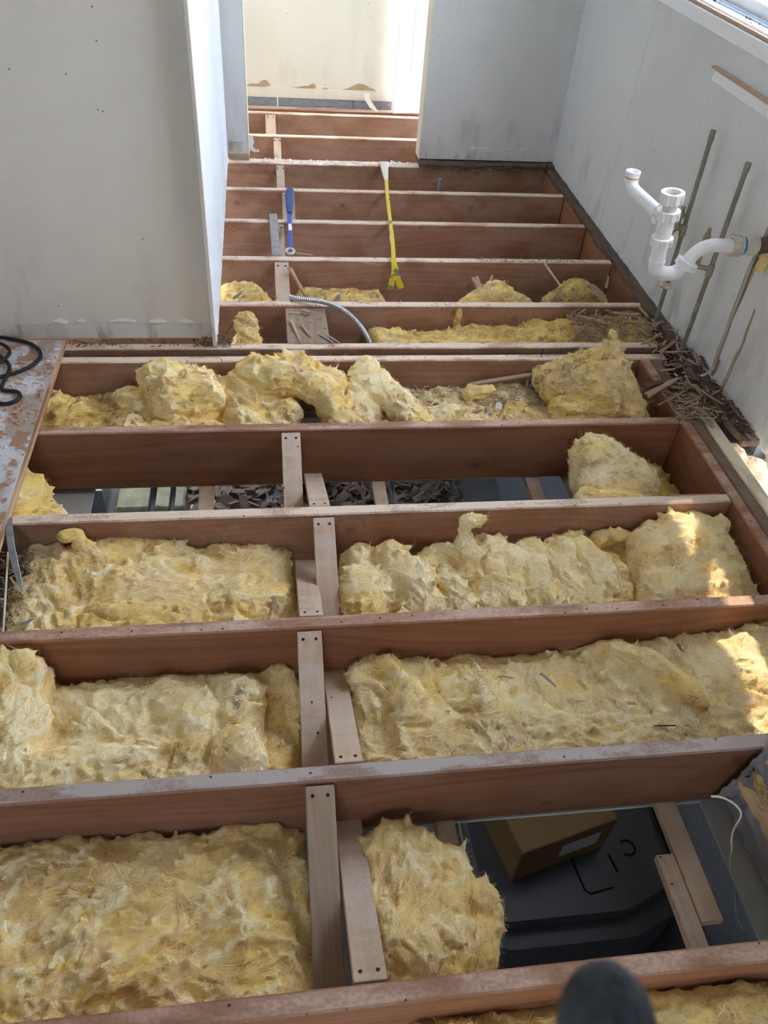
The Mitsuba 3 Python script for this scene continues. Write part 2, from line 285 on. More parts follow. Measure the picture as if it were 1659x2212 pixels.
# rotten tack strip and rim at the foot of the outer wall
m = bx(1.552, XW + .02, 1.97, YD - .05, -.012, .014, .002).subdivide_to_size(.018); v = np.asarray(m.vertices); m.vertices = v + np.c_[(meshkit.fbm(v * 22, 3, 4) - .5) * .03 * (v[:, 0] < 1.57), 0 * v[:, 0], (meshkit.fbm(v * 35, 3, 2) - .5) * .014]
struct('trim_3', m, 'm_rot', uv=wuv(m, 1, 4))
m = bx(1.5585, XW + .03, 2.65, YD + .1, -.232, -.0065, .003); struct('trim_4', m, 'm_joist', uv=wuv(m, 1, 14))
# hall beyond
YH = 5.45
struct('wall_hall', cat(wallbox(-1.6, .815, YH, YH + .1, .054, ZC), wallbox(.815, 1.75, YH, YH + .1, 2.08, ZC), wallbox(1.75, 2.1, YH, YH + .1, -.02, ZC), wallbox(-1.62, -1.6, 4.6, 5.55, -.02, ZC), wallbox(1.60, 1.7, 4.6, 4.92, -.02, ZC), wallbox(1.60, 1.7, 4.92, 5.45, 2.08, ZC)), 'm_hall')
put('baseboard_strip', wallbox(-1.6, .812, YH - .004, YH, .066, .112), 'm_hall', 'wall_hall', label='torn unpainted strip along the bottom')
for c in ([(-.10, .12), (-.07, .128), (-.03, .128), (0, .15), (.02, .15), (.03, .14), (.05, .12), (.0, .112), (-.1, .112)], [(-.1, .09), (-.06, .086), (-.02, .1), (.04, .1), (.04, .095), (-.03, .088), (-.1, .08)],
          [(.17, .118), (.2, .116), (.25, .126), (.28, .127), (.295, .14), (.315, .14), (.325, .12), (.32, .113), (.2, .112)], [(.36, .112), (.38, .122), (.40, .116), (.40, .112)], [(.48, .112), (.53, .125), (.56, .14), (.58, .15), (.60, .151), (.63, .145), (.66, .13), (.69, .122), (.70, .112)]):
    put('torn_patch', sheet(c, .0015, (0, YH - .0018, 0), (1, 0, 0), (0, 0, 1)), 'm_brownpaper', 'wall_hall', label='patch of torn brown paper')
put('paint_flake', rot(sheet([(.62, .098), (.655, .10), (.66, .07), (.69, .03), (.72, -.005), (.70, .0), (.66, .02), (.63, .06)], .0012, (0, YH - .03, 0), (1, 0, 0), (0, 0, 1)), (1, 0, 0), -10, (.64, YH, .1)), 'm_hall', 'wall_hall', label='curl of paint paper hanging loose')
for a, b in ((-1.0, -.52), (-.517, -.085 + .17), (.088, .56), (.563, 1.04)):
    put('concrete_block', bx(a, b, YH + .004, YH + .09, -.09, .054, .003), 'm_block', 'wall_hall')
# white door swung back into the hall wall opening
ang = 14.0
m = bx(0, .80, 0, .035, .003, 2.03, .003)
pan = cat(*[bx(x0, x1, -.004, .0, z0, z1, .003) for x0, x1 in ((.10, .36), (.44, .70)) for z0, z1 in ((.22, .80), (1.0, 1.85))])
Md = place((.806, 5.375, 0), ang); m.apply_transform(Md); pan.apply_transform(Md)
struct('door_1', m, 'm_white'); put('panel', pan, 'm_white', 'door_1')
# rest of the shell
struct('ceiling', wallbox(-3.4, XW + .12, -2.1, 5.6, ZC, ZC + .1), 'm_ceiling')
struct('wall_back', cat(wallbox(-3.4, XW + .12, -2.1, -2.0, -.02, 1.1), wallbox(-3.4, XW + .12, -2.1, -2.0, 2.1, ZC), wallbox(-3.4, -.9, -2.1, -2.0, 1.1, 2.1), wallbox(-.2, XW + .12, -2.1, -2.0, 1.1, 2.1)), 'm_wall')  # unseen opening added behind the camera to give fill light
struct('wall_far_left', wallbox(-3.4, -3.3, -2.1, 2.8, -.02, ZC), 'm_wall')
# plaster ceiling of the basement that carries the wool, with the two openings left in it
cb = [(-3.3, XW + .1, 2.13, 5.5), (-3.3, -.60, 1.66, 2.13), (1.02, XW - .1, 1.66, 2.13), (-3.3, XW - .1, .87, 1.66), (-3.3, .20, -2, .87), (.2, 1.02, -2, .44), (1.02, XW - .1, -2, .87)]
struct('ceiling_basement', cat(*[wallbox(a, b, c, d, -.262, -.2525) for a, b, c, d in cb]), 'm_drywall')
struct('floor', wallbox(-3.4, 2.2, -2.1, 5.6, -2.42, -2.32), 'm_concrete')
struct('wall_basement_right', cat(wallbox(1.655, 1.85, -2.1, 5.6, -2.32, -.70), wallbox(1.655, 1.85, -2.1, 1.55, -.70, .05), wallbox(1.655, 1.85, 2.02, 5.6, -.70, .05)), 'm_block')
struct('wall_basement_left', wallbox(-3.5, -3.4, -2.1, 5.6, -2.32, -.27), 'm_block')
struct('wall_basement_far', cat(wallbox(-3.4, 2.2, 5.55, 5.65, -2.32, -1.3), wallbox(-3.4, 2.2, 5.55, 5.65, -.45, -.1), wallbox(-3.4, -1.6, 5.55, 5.65, -1.3, -.45), wallbox(-.1, 2.2, 5.55, 5.65, -1.3, -.45)), 'm_block')
m = cat(bx(-1.6, -.1, 5.58, 5.62, -1.3, -1.25, .004), bx(-1.6, -.1, 5.58, 5.62, -.5, -.45, .004), bx(-1.6, -1.55, 5.58, 5.62, -1.25, -.5, .004), bx(-.15, -.1, 5.58, 5.62, -1.25, -.5, .004), bx(-.875, -.825, 5.58, 5.62, -1.25, -.5, .004))
struct('window_3', m, 'm_white')
struct('wall_basement_near', cat(wallbox(-3.4, 2.2, -2.1, -2.0, -2.32, -.27)), 'm_block')
m = cat(bx(1.70, 1.74, 1.55, 2.02, -.70, -.65, .004), bx(1.70, 1.74, 1.55, 2.02, -.10, -.04, .004), bx(1.70, 1.74, 1.55, 1.60, -.65, -.10, .004), bx(1.70, 1.74, 1.97, 2.02, -.65, -.10, .004))
struct('window_2', m, 'm_white')
put('pane', trimesh.Trimesh([[1.72, 1.60, -.65], [1.72, 1.97, -.65], [1.72, 1.97, -.1], [1.72, 1.60, -.1]], [[0, 2, 1], [0, 3, 2]]), 'm_glass', 'window_2')
struct('roof_1', cat(wallbox(-3.6, 1.99, -2.3, 3.26, ZC + .1, ZC + .2), wallbox(-3.6, 2.35, 3.26, 4.2, ZC + .1, ZC + .2), wallbox(-3.6, 1.72, 4.2, 5.7, ZC + .1, ZC + .2)), 'm_rot')  # unseen roof, added; its eave is stepped to let only a sun stripe through

# ---------------------------------------------------------------- joists
JY = {'1': 5.335, '2': 4.918, '3': 4.497, '4': 4.108, '5': 3.722, '6': 3.329, '7': 2.926, '8a': 2.606, '8b': 2.520, '9': 2.111, '10': 1.706, '11': 1.295, '12': .880, '13': .451, '14': .04}
JW, JD = .038, .2285
jl = {'1': 'orange-lit floor joist at the far end of the hall, in front of the concrete blocks', '2': 'pale-topped floor joist in the hall, just beyond the doorway', '3': 'floor joist under the doorway threshold with ragged white debris on its top',
      '4': 'floor joist behind the head of the blue hammer, first one clear of the doorway', '5': 'floor joist crossed by the blue shaft and the middle of the yellow bar',
      '6': 'floor joist where the yellow pry bar bends down and the blue tool ends', '7': 'floor joist with the ribbed metal conduit arching over its top', '8a': 'rear joist of the close pair, running under the foot of the left wall block',
      '8b': 'front joist of the close pair, just behind the heaped wool folds', '9': 'floor joist in front of the heaped wool, with two bridging strips nailed below its top', '10': 'pale-topped floor joist in front of the open gap showing the pipes below',
      '11': 'floor joist with reddish top in front of the upright wool tuft', '12': 'dusty grey-topped floor joist above the dark opening with the carton', '13': 'nearest floor joist, crossing the bottom of the picture behind the fuzzy microphone'}
jx = {'1': (-1.5, 1.74), '2': (-1.5, 1.74), '3': (-1.5, 1.62), '4': (-1.2, 1.556), '5': (-1.2, 1.556), '6': (-1.2, 1.556), '7': (-1.2, 1.556), '8a': (-2.6, 1.50), '8b': (-2.6, 1.50), '9': (-2.6, 1.388), '10': (-2.6, 1.388), '11': (-2.6, 1.388), '12': (-2.6, 1.60), '13': (-2.6, 1.60)}
for i, (k, lab) in enumerate(jl.items()):
    w = .068 if k == '3' else JW; x0, x1 = jx[k]
    m = bx(x0, x1, JY[k] - w / 2, JY[k] + w / 2, -JD, 0, .004)
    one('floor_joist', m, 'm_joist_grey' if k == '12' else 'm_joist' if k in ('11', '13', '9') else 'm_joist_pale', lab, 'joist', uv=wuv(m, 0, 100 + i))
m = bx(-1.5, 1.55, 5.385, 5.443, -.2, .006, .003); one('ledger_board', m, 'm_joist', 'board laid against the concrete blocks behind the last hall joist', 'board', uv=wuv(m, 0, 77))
# doubled trimmer the joists die into, and the pale board beyond it
for i, (x0, x1, lab) in enumerate(((1.390, 1.428, 'reddish trimmer board that the joist ends butt into, left of its pair'), (1.4295, 1.468, 'dusty dark trimmer board, right one of the pair near the right wall'))):
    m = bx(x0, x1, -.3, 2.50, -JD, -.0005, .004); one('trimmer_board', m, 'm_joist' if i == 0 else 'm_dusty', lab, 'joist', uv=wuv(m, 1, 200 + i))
m = bx(1.474, 1.522, -.3, 2.13, -.20, -.004, .003); one('sill_board', m, 'm_cream', 'cream painted board along the outside of the trimmer pair', 'board')
# ---------------------------------------------------------------- bridging between the joists
far = {'12': ('12', '13'), '11': ('11', '12'), '10': ('10', '11'), '9': ('9', '10'), '6': ('6', '7'), '5': ('5', '6'), '4': ('4', '5'), '3': ('3', '4'), '2': ('2', '3'), '1': ('1', '2')}
def bridge(bay, xc, kind, lab, w=.061, th=.019, seed=0):
    f, n = far[bay]; wf = .034 if f == '3' else .019; wn = .034 if n == '3' else .019
    yf, yn = JY[f] - wf, JY[n] + wn
    zt, zb = -.006, -.185
    a, b = ((yf - .002, zt), (yn + .002, zb)) if kind == 'A' else ((yf - .002, zb), (yn + .002, zt))
    L = math.hypot(a[0] - b[0], a[1] - b[1]); d = np.array([0, a[0] - b[0], a[1] - b[1]]) / L
    nrm = np.array([0, -d[2], d[1]])
    m = cbox(L, w, th, .0018); M = np.eye(4); M[:3, 0] = -d; M[:3, 1] = [1, 0, 0]; M[:3, 2] = np.cross(-d, [1, 0, 0])
    if M[2, 2] < 0: M[:3, 1] *= -1; M[:3, 2] *= -1
    c = np.array([xc, (a[0] + b[0]) / 2, (a[1] + b[1]) / 2]) - np.abs(nrm) * [0, 0, th / 2] * 1.0
    M[:3, 3] = c; m, uv = local_uv(m, M, 0, seed)
    t = thing('bridging_strip', lab, 'wood strip'); put('strip', m, 'm_old' if (bay, kind) == ('12', 'A') else 'm_pale', t, uv=uv)
    up = M[:3, 2]; end = np.array([xc, a[0] if kind == 'A' else b[0], zt]); s = -1 if kind == 'A' else 1
    for q in (-.016, .016):
        p = c + M[:3, 0] * ((-L / 2 + .02) if (kind == 'A') else (L / 2 - .02)) + np.array([q, 0, 0]) + up * (th / 2 + .0005)
        put('nail', lathe([(0, .0012), (.0035, .001), (.004, 0), (.003, -.004), (0, -.004)], 8, p, up), 'm_black', t)
br = [('12', .072, 'A', 'nearest grey bridging strip, running down from the dusty joist beside the near wool batt'), ('12', .139, 'B', 'nearest pale bridging strip with a dark knot, beside the wool chunk at the dark opening'),
      ('11', .071, 'A', 'bridging strip with a splintered top end, second from the bottom'), ('11', .138, 'B', 'pale bridging strip nailed with two dark nails to the dusty grey joist'),
      ('10', .133, 'A', 'bridging strip with two nails at its top, left of the knobbly wool clump'), ('10', .079, 'B', 'short pale bridging strip half shadowed by its neighbour in the bay with the upright tuft'),
      ('9', .053, 'A', 'long pale bridging strip across the open gap with the pipes'), ('9', .125, 'B', 'rough short bridging strip across the open gap, right of the long one'),
      ('6', .055, 'A', 'dusty bridging strip left of the leaning splinter, behind the conduit'), ('5', .046, 'A', 'bridging strip half hidden by the grey strap'), ('4', .108, 'A', 'bridging strip behind the blue hammer grip'),
      ('3', .077, 'A', 'bridging strip directly in front of the doorway threshold'), ('2', .070, 'A', 'narrow bridging strip just beyond the threshold'), ('1', .038, 'A', 'bridging strip in the hall, farthest of all')]
for i, (b, x, k, lab) in enumerate(br): bridge(b, x, k, lab, .061 if b not in '23' else .042, seed=300 + i)
m = cbox(.31, .158, .02, .003); M = place((.138, 2.772, -.014), 90, -3); m, uv = local_uv(m, M, 0, 31)
one('wide_board', m, 'm_old', 'wide greyish board between two joists, strewn with splinters', 'board', uv=uv)
m = bx(.065, .115, 2.542, 2.585, -.09, -.004, .002); one('spacer_block', m, 'm_pale', 'small pale spacer block between the close pair of joists', 'wood block', uv=wuv(m, 1, 5))
# strapping under the joists, pipes
for i, (x0, x1, y0, y1, lab) in enumerate(((-.255, -.205, 1.4, 2.5, 'furring strip under the open gap, right of the two grey pipes'), (.328, .374, 1.4, 2.5, 'furring strip under the open gap beside the single grey pipe'), (.876, .924, 1.4, 2.5, 'furring strip under the open gap nearest the rolled wool'),
        (.345, .392, .2, 1.25, 'furring strip in the dark opening beside the wool chunk'), (.892, .945, .585, 1.25, 'cut-off furring strip in the dark opening, right one of the overlapping two'), (.846, .890, .2, .74, 'furring strip in the dark opening, left one of the overlapping two'), (1.13, 1.175, .2, 1.25, 'dark furring strip at the right end of the dark opening'))):
    m = bx(x0, x1, y0, y1, -.2515, -.230, .002); one('furring_strip', m, 'm_pale' if i < 6 else 'm_rot', lab, 'wood strip', uv=wuv(m, 1, 400 + i))
for x, r, lab in ((-.418, .0115, 'thicker grey pipe under the open gap, left one of two'), (-.352, .0095, 'thinner grey pipe under the open gap, right one of two'), (.410, .0095, 'single grey pipe under the open gap, right of the bridging')):
    one('conduit_pipe', tube([[x, y, -.30] for y in np.linspace(.3, 3.2, 12)], r, 16), 'm_galv', lab, 'pipe', smooth=40)
one('vertical_conduit', tube([[.925, 4.30, z] for z in (-.26, -.1, .0)], .011, 14), 'm_galv', 'short upright grey pipe stub below the foot of the doorway wall', 'pipe', smooth=40)

# ---------------------------------------------------------------- glass wool
WN = lambda v, f, s: meshkit.noise(np.asarray(v) * f, s)
def fluff(v, n, amp=1.0, seed=0, ax=0):
    """push a wool surface out along its normals: soft lumps, matted ridges along one axis, tufts"""
    wv = np.stack([WN(v, 9, seed + k) - .5 for k in (1, 2, 3)], -1) * .08
    q = v + wv; st = np.full(3, 1.0); st[ax] = .22
    c, s_ = math.cos(1.0), math.sin(1.0); qb = np.stack([c * q[:, 0] - s_ * q[:, 1], s_ * q[:, 0] + c * q[:, 1], q[:, 2]], -1) * [.25, 1, 1]
    mk = np.clip((WN(v, 7, seed + 13) - .35) * 4, 0, 1)
    rid = lambda f, k: mk * (1 - np.abs(2 * WN(q * st, f, seed + k) - 1)) + (1 - mk) * (1 - np.abs(2 * WN(qb, f, seed + k + 1) - 1))
    lump = meshkit.fbm(q * 10, 2, seed + 5) - .5
    r1 = rid(30, 7) ** 1.5; r2 = rid(62, 21) ** 1.5; r3 = rid(120, 31)
    d = .054 * lump + .014 * (r1 - .4) + .009 * (r2 - .4) + .006 * (r3 - .5) + .003 * (WN(q * st, 230, seed + 11) - .5)
    return v + n * (d * amp)[:, None], np.clip(.45 * r1 + .45 * r2 + .2 * r3, 0, 1)
def vnorm(v, f):
    return meshkit.arrays((v, f), True)[2]
def fibres(v, f, n, count, seed, length=(.02, .06), w=.0007, stand=.2, pale=.5, ax=0, sel=None, wisps=0, wl=(.08, .22)):
    """thin curved ribbons lying on (and a few standing out of) the surface"""
    count = int(count * 1.8); r = np.random.default_rng(seed); tri = v[f]; ar = np.linalg.norm(np.cross(tri[:, 1] - tri[:, 0], tri[:, 2] - tri[:, 0]), axis=1)
    fn = n[f].mean(1); ar = ar * (fn[:, 2] > -.25)
    if sel is not None: ar = ar * sel[f].mean(1)
    fi = r.choice(len(f), count + wisps, p=ar / ar.sum()); b = r.dirichlet((1, 1, 1), count + wisps)
    pos = (tri[fi] * b[:, :, None]).sum(1); nn = fn[fi]
    per = 14
    base = r.normal(0, 1, (count + wisps, 3)); base[:, ax] *= 2.2
    L = r.uniform(*length, count + wisps); L[count:] = r.uniform(*wl, wisps)
    tree = cKDTree(v)
    def trace(pos, d, L, lift, K, curl):
        pts = []; p = pos.copy(); N = len(p)
        om = r.normal(0, curl, N)
        for k in range(K):
            j = tree.query(p)[1]; nv = n[j]; off = ((p - v[j]) * nv).sum(1)
            p = p - nv * (off - lift * (1 if np.isscalar(lift) else 1) * (np.sin(np.pi * (k + .5) / K) if np.isscalar(lift) else (k / (K - 1)) ** 1.3))[:, None] if np.isscalar(lift) else p - nv * (off - lift * (k / (K - 1)) ** 1.2)[:, None]
            pts.append((p.copy(), nv))
            d = d - nv * (d * nv).sum(1)[:, None]; d /= np.linalg.norm(d, axis=1)[:, None] + 1e-9
            side = np.cross(nv, d); om = om + r.normal(0, curl * .5, N); d = d + side * om[:, None]
            p = p + d * (L / K)[:, None]
        return pts
    V, F, U = [], [], []; base_i = 0
    def ribbons(pts, width, pal):
        nonlocal base_i
        K = len(pts); N = len(pts[0][0]); P = np.stack([a for a, _ in pts], 1); NN = np.stack([b for _, b in pts], 1)
        t = np.gradient(P, axis=1); s = np.cross(NN, t); s /= np.linalg.norm(s, axis=2, keepdims=True) + 1e-9
        prof = np.sin(np.linspace(.12, np.pi - .12, K)) ** .6
        h = s * (width[:, None] * prof[None] * .5)[:, :, None]
        vv = np.stack([P - h, P + h], 2).reshape(N * K * 2, 3)
        idx = (np.arange(N)[:, None] * K + np.arange(K - 1)[None]) * 2
        ff = np.stack([np.stack([idx, idx + 1, idx + 3], -1), np.stack([idx, idx + 3, idx + 2], -1)], 2).reshape(-1, 3)
        V.append(vv); F.append(ff + base_i); U.append(np.c_[np.repeat(pal, K * 2), np.zeros(N * K * 2)]); base_i += len(vv)
    d = base[:count]
    up = r.random(count) < stand
    a = np.nonzero(~up)[0]; c = np.nonzero(up)[0]
    ribbons(trace(pos[a], d[a], L[a], r.uniform(.0004, .004, len(a)), 7, .22), w * r.uniform(.6, 1.5, len(a)), np.clip(r.normal(pale, .25, len(a)), 0, 1))
    if len(c): ribbons(trace(pos[c], d[c], L[c] * .6, r.uniform(.004, .016, len(c)), 6, .35), w * r.uniform(.5, 1.0, len(c)), np.clip(r.normal(pale, .25, len(c)), 0, 1))
    if wisps:
        q = pos[count:]; dd = base[count:].copy(); sp = 11
        Q = np.repeat(q, sp, 0) + r.normal(0, .0035, (wisps * sp, 3)); D = np.repeat(dd / np.linalg.norm(dd, axis=1)[:, None], sp, 0) + r.normal(0, .12, (wisps * sp, 3))
        st = r.bit_generator.state
        ribbons(trace(Q, D, np.repeat(L[count:], sp) * r.uniform(.7, 1.1, wisps * sp), r.uniform(.0005, .005, wisps * sp), 12, .06), w * r.uniform(1.0, 2.4, wisps * sp), np.clip(r.normal(.9, .15, wisps * sp), 0, 1))
    return trimesh.Trimesh(np.concatenate(V), np.concatenate(F), process=False), np.concatenate(U)
def streaks(v, n, count, seed, ax, L=(.06, .22)):
    """paths of thick strands that run over the surface"""
    r = np.random.default_rng(seed); up = np.nonzero(n[:, 2] > .1)[0]
    p = v[r.choice(up, count)]; d = r.normal(0, 1, (count, 3)); d[:, ax] *= 1.2; L = r.uniform(*L, count); tree = cKDTree(v); K = 26; out = []; om = r.normal(0, .05, count)
    for k in range(K):
        j = tree.query(p)[1]; nv = n[j]; p = p - nv * ((p - v[j]) * nv).sum(1)[:, None]; out.append(p.copy())
        d = d - nv * (d * nv).sum(1)[:, None]; d /= np.linalg.norm(d, axis=1)[:, None] + 1e-9; om += r.normal(0, .04, count)
        d = d + np.cross(nv, d) * om[:, None]; p = p + d * (L / K)[:, None]
    w = r.uniform(.4, 1.3, count)[None] * np.sin(np.linspace(.2, np.pi - .2, K))[:, None] ** .7
    return np.concatenate(out), w.reshape(-1)
def wool_done(t, v, f, seed, white, dirt, count, name='batt', matn='m_wool', ax=0, wisps=0, w=.0007, amp=1.0, stand=.2, pale=.6, length=(.02, .06)):
    n = vnorm(v, f); v2, tuft = fluff(v, n, amp, seed, ax); n2 = vnorm(v2, f)
    wh = 2.8 * white * np.clip(meshkit.fbm(v2 * [8, 12, 12], 3, seed + 20) - .47 + .25 * white, 0, 1) + .25 * tuft * white
    if wisps:
        sp, sw = streaks(v2, n2, wisps, seed + 70, ax); d, j = cKDTree(sp).query(v2)
        e = np.exp(-(d / (.003 + .0055 * sw[j])) ** 2) * np.clip(sw[j], 0, 1); v2 = v2 + n2 * (e * .006)[:, None]; wh = wh + .95 * e * (.5 + .9 * meshkit.noise(v2 * 60, seed + 3)); n2 = vnorm(v2, f)
    rr = np.random.default_rng(seed + 90); area = trimesh.Trimesh(v2, f, process=False).area
    gp, gw = streaks(v2, n2, max(2, int(area * 26)), seed + 91, ax, (.08, .35)); d, j = cKDTree(gp).query(v2); e = np.exp(-(d / .0055) ** 2) * np.clip(gw[j], 0, 1); v2 = v2 - n2 * (e * .013 * amp)[:, None]
    up = np.nonzero(n2[:, 2] > -.1)[0]; c = up[rr.choice(len(up), int(area * 420))]; dv = n2[c] + rr.normal(0, .55, (len(c), 3)); hh = rr.uniform(.003, .013, len(c)) * min(1, amp + .2); sg = rr.uniform(.004, .010, len(c))
    for k, ids in enumerate(cKDTree(v2).query_ball_point(v2[c], .022)):
        w_ = np.exp(-(np.linalg.norm(v2[ids] - v2[c[k]], axis=1) / sg[k]) ** 2); v2[ids] += dv[k] * (hh[k] * w_)[:, None]; wh[ids] = wh[ids] + .25 * w_
    n2 = vnorm(v2, f)
    wh = np.clip(wh, 0, 1); v2[:, 2] = np.maximum(v2[:, 2], -.2515) if v2[:, 2].min() > -.5 else v2[:, 2]
    di = dirt(v2) if callable(dirt) else np.full(len(v2), dirt)
    di = np.clip(di * 2 * (meshkit.fbm(v2 * 24, 3, seed + 30)) ** 1.2 * 1.4, 0, 1)
    put(name, trimesh.Trimesh(v2, f, process=False), matn, t, smooth=True, uv=np.c_[wh, di])
    if count:
        m, uv = fibres(v2, f, n2, count, seed + 40, w=w, ax=ax, wisps=wisps // 2, stand=stand, pale=pale, length=length)
        put('loose_fibres', m, 'm_fibre', t, uv=uv, smooth=False, stuff=True)
    return v2
def batt(label, x0, x1, y0, y1, ztop, zbot, seed, white=.5, dirt=.05, res=.005, count=1500, bumps=(), group=None, edge=.03, rag=.012, **kw):
    """a flat batt: a height field with rounded ragged edges, closed underneath. bumps: (x, y, height, rx, ry, angle)"""
    nx, ny = int((x1 - x0) / res) + 1, int((y1 - y0) / res) + 1
    X, Y = np.meshgrid(np.linspace(x0, x1, nx), np.linspace(y0, y1, ny), indexing='ij')
    Z = ztop(X, Y) if callable(ztop) else np.full_like(X, ztop)
    for b in bumps:
        bx_, by_, h, rx, ry = b[:5]; a = math.radians(b[5] if len(b) > 5 else 0)
        u = ((X - bx_) * math.cos(a) + (Y - by_) * math.sin(a)) / rx; w_ = (-(X - bx_) * math.sin(a) + (Y - by_) * math.cos(a)) / ry
        Z = Z + h * np.exp(-(np.abs(u) ** 2.6 + np.abs(w_) ** 2.6))
    P = np.stack([X, Y, Z * 0], -1)
    de = np.minimum(np.minimum(X - x0, x1 - X), np.minimum(Y - y0, y1 - Y) * 2.2 + .010) + .014 * (meshkit.fbm(P * 22, 3, seed + 60) - .5)
    k = np.clip(de / edge, 0, 1); Z = zbot + (Z - zbot) * np.sqrt(np.clip(1 - (1 - k) ** 2, 0.02, 1))
    X = X + rag * (meshkit.fbm(np.stack([X * 0, Y, Z], -1) * 25, 3, seed + 61) - .5) * np.clip(1 - (np.minimum(X - x0, x1 - X)) / .05, 0, 1)
    V = np.stack([X, Y, Z], -1).reshape(-1, 3); I = np.arange(nx * ny).reshape(nx, ny)
    F = np.concatenate([np.stack([I[:-1, :-1], I[1:, :-1], I[1:, 1:]], -1).reshape(-1, 3), np.stack([I[:-1, :-1], I[1:, 1:], I[:-1, 1:]], -1).reshape(-1, 3)])
    t = thing('insulation_batt', label, 'insulation', group)
    rim = np.concatenate([I[:, 0], I[-1, 1:], I[-2::-1, -1], I[0, -2:0:-1]])
    v2 = wool_done(t, V, F, seed, white, dirt, count, **kw)
    return t
def blob(label, chains, seed, white=.5, dirt=.05, res=.007, count=1200, group=None, squash=None, name='insulation_clump', smooth=10, cut=None, **kw):
    """a folded lump: hulls of neighbouring balls, joined, smoothed and fluffed. chains: lists of (x, y, z, r)"""
    man = None
    for ch in chains:
        for a, b in zip(ch[:-1], ch[1:]) if len(ch) > 1 else [(ch[0], ch[0])]:
            h = manifold3d.Manifold.batch_hull([manifold3d.Manifold.sphere(q[3], 20).translate(list(q[:3])) for q in (a, b)])
            man = h if man is None else man + h
    if cut is not None: man = man - manifold3d.Manifold.batch_hull([manifold3d.Manifold.sphere(q[3], 20).translate(list(q[:3])) for q in cut])
    mm = man.refine_to_length(res).to_mesh(); m = trimesh.Trimesh(mm.vert_properties[:, :3], mm.tri_verts, process=True)
    trimesh.smoothing.filter_taubin(m, iterations=smooth)
    t = thing(name, label, 'insulation', group)
    wool_done(t, np.array(m.vertices), np.array(m.faces), seed, white, dirt, count, name='wool', **kw)
    return t
# bay in front of the dusty joist (nearest)
batt('broad yellow wool batt filling the nearest bay at the bottom left corner', -.86, .036, .474, .857, lambda x, y: -.125 - .03 * smooth01((y - .72) / .14) - .03 * smooth01((x + .02) / .06) + 0 * x if False else np.full_like(x, -.13) - .035 * np.clip((y - .70) / .16, 0, 1) - .05 * np.clip((x + .03) / .06, 0, 1), -.250, 11,
     white=.42, count=5200, wisps=70, bumps=[(-.30, .56, .02, .12, .05), (-.62, .62, .015, .1, .08), (-.1, .66, .012, .05, .1), (-.45, .74, .014, .2, .03)], res=.004, w=.0006)
blob('golden wool chunk with a blunt fibrous end beside the dark opening', [[(.215, .55, -.165, .075), (.225, .77, -.185, .065)], [(.24, .55, -.150, .085), (.27, .74, -.180, .075)], [(.29, .56, -.16, .08), (.33, .71, -.19, .065)], [(.34, .56, -.175, .065), (.385, .65, -.195, .055)]], 21,
     white=.4, count=2600, res=.0055, wisps=14, ax=1, amp=.8, w=.0006)
# below the nearest joist
batt('strip of yellow wool showing under the nearest joist in the bottom right corner', .20, 1.25, .07, .425, -.09, -.24, 31, white=.45, count=2200, res=.006, bumps=[(.8, .36, .03, .1, .06), (.55, .37, .015, .1, .06)])
# bay behind the dusty joist
batt('pale wool batt with a raised front roll, left in the bay behind the dusty joist', -.86, -.045, .903, 1.272, lambda x, y: -.128 + 0 * x + .045 * np.clip((1.05 - y) / .03, 0, 1) - .04 * np.clip((y - 1.2) / .06, 0, 1), -.250, 41, white=.85, count=4200, wisps=60, res=.0045, pale=.75,
     dirt=lambda v: .05 + .75 * np.exp(-((v[:, 0] + .105) / .014) ** 2 - ((v[:, 1] - 1.13) / .055) ** 2), bumps=[(-.42, 1.16, .022, .06, .08), (-.25, 1.14, .026, .05, .11, 20), (-.11, 1.1, .03, .035, .16), (-.36, .97, .012, .06, .05), (-.55, .96, .02, .07, .05)])
blob('upright pale wool fold at the left edge in front of the reddish joist', [[(-.60, 1.225, -.09, .045), (-.60, 1.23, -.02, .028)], [(-.61, 1.0, -.12, .05), (-.605, 1.20, -.09, .045)], [(-.66, 1.0, -.12, .06), (-.66, 1.22, -.05, .05)]], 51, white=.8, count=900, res=.006, wisps=12, ax=1, pale=.75)
batt('darker wool batt end pressed against the left side of the bridging strips', -.05, .036, .903, 1.272, -.165, -.250, 55, white=.45, count=500, res=.005, dirt=.12, ax=1, bumps=[(-.03, 1.24, .03, .04, .03)])
batt('wide dusty pale wool batt on the right in the bay behind the dusty joist', .165, 1.386, .903, 1.272, lambda x, y: -.128 + .05 * np.clip((x - .9) / .4, 0, 1) - .02 * np.clip((y - 1.2) / .06, 0, 1) * (x < .8), -.250, 61, white=.72, count=6500, wisps=75, res=.0045, pale=.65,
     dirt=lambda v: .10 + .4 * np.exp(-((v[:, 0] - .95) / .10) ** 2 - ((v[:, 1] - .95) / .05) ** 2) + .12 * np.exp(-((v[:, 0] - .6) / .2) ** 2 - ((v[:, 1] - 1.0) / .08) ** 2),
     bumps=[(.30, 1.17, .05, .035, .13, 12), (.235, 1.24, .03, .05, .03), (.50, 1.12, .02, .03, .1, 10), (.86, 1.21, .02, .05, .06), (.96, 1.15, .05, .12, .035, -48), (1.2, 1.13, .03, .14, .1), (.72, 1.25, .03, .03, .03), (.42, .98, .02, .1, .06), (1.1, .97, -.012, .1, .04)])
blob('limp wool flap lying across the wide dusty batt', [[(.87, 1.22, -.085, .02), (.93, 1.17, -.066, .026), (1.0, 1.10, -.075, .024), (1.04, 1.05, -.095, .016)]], 66, white=.5, count=350, res=.005, dirt=.15, amp=.5, name='insulation_flap')
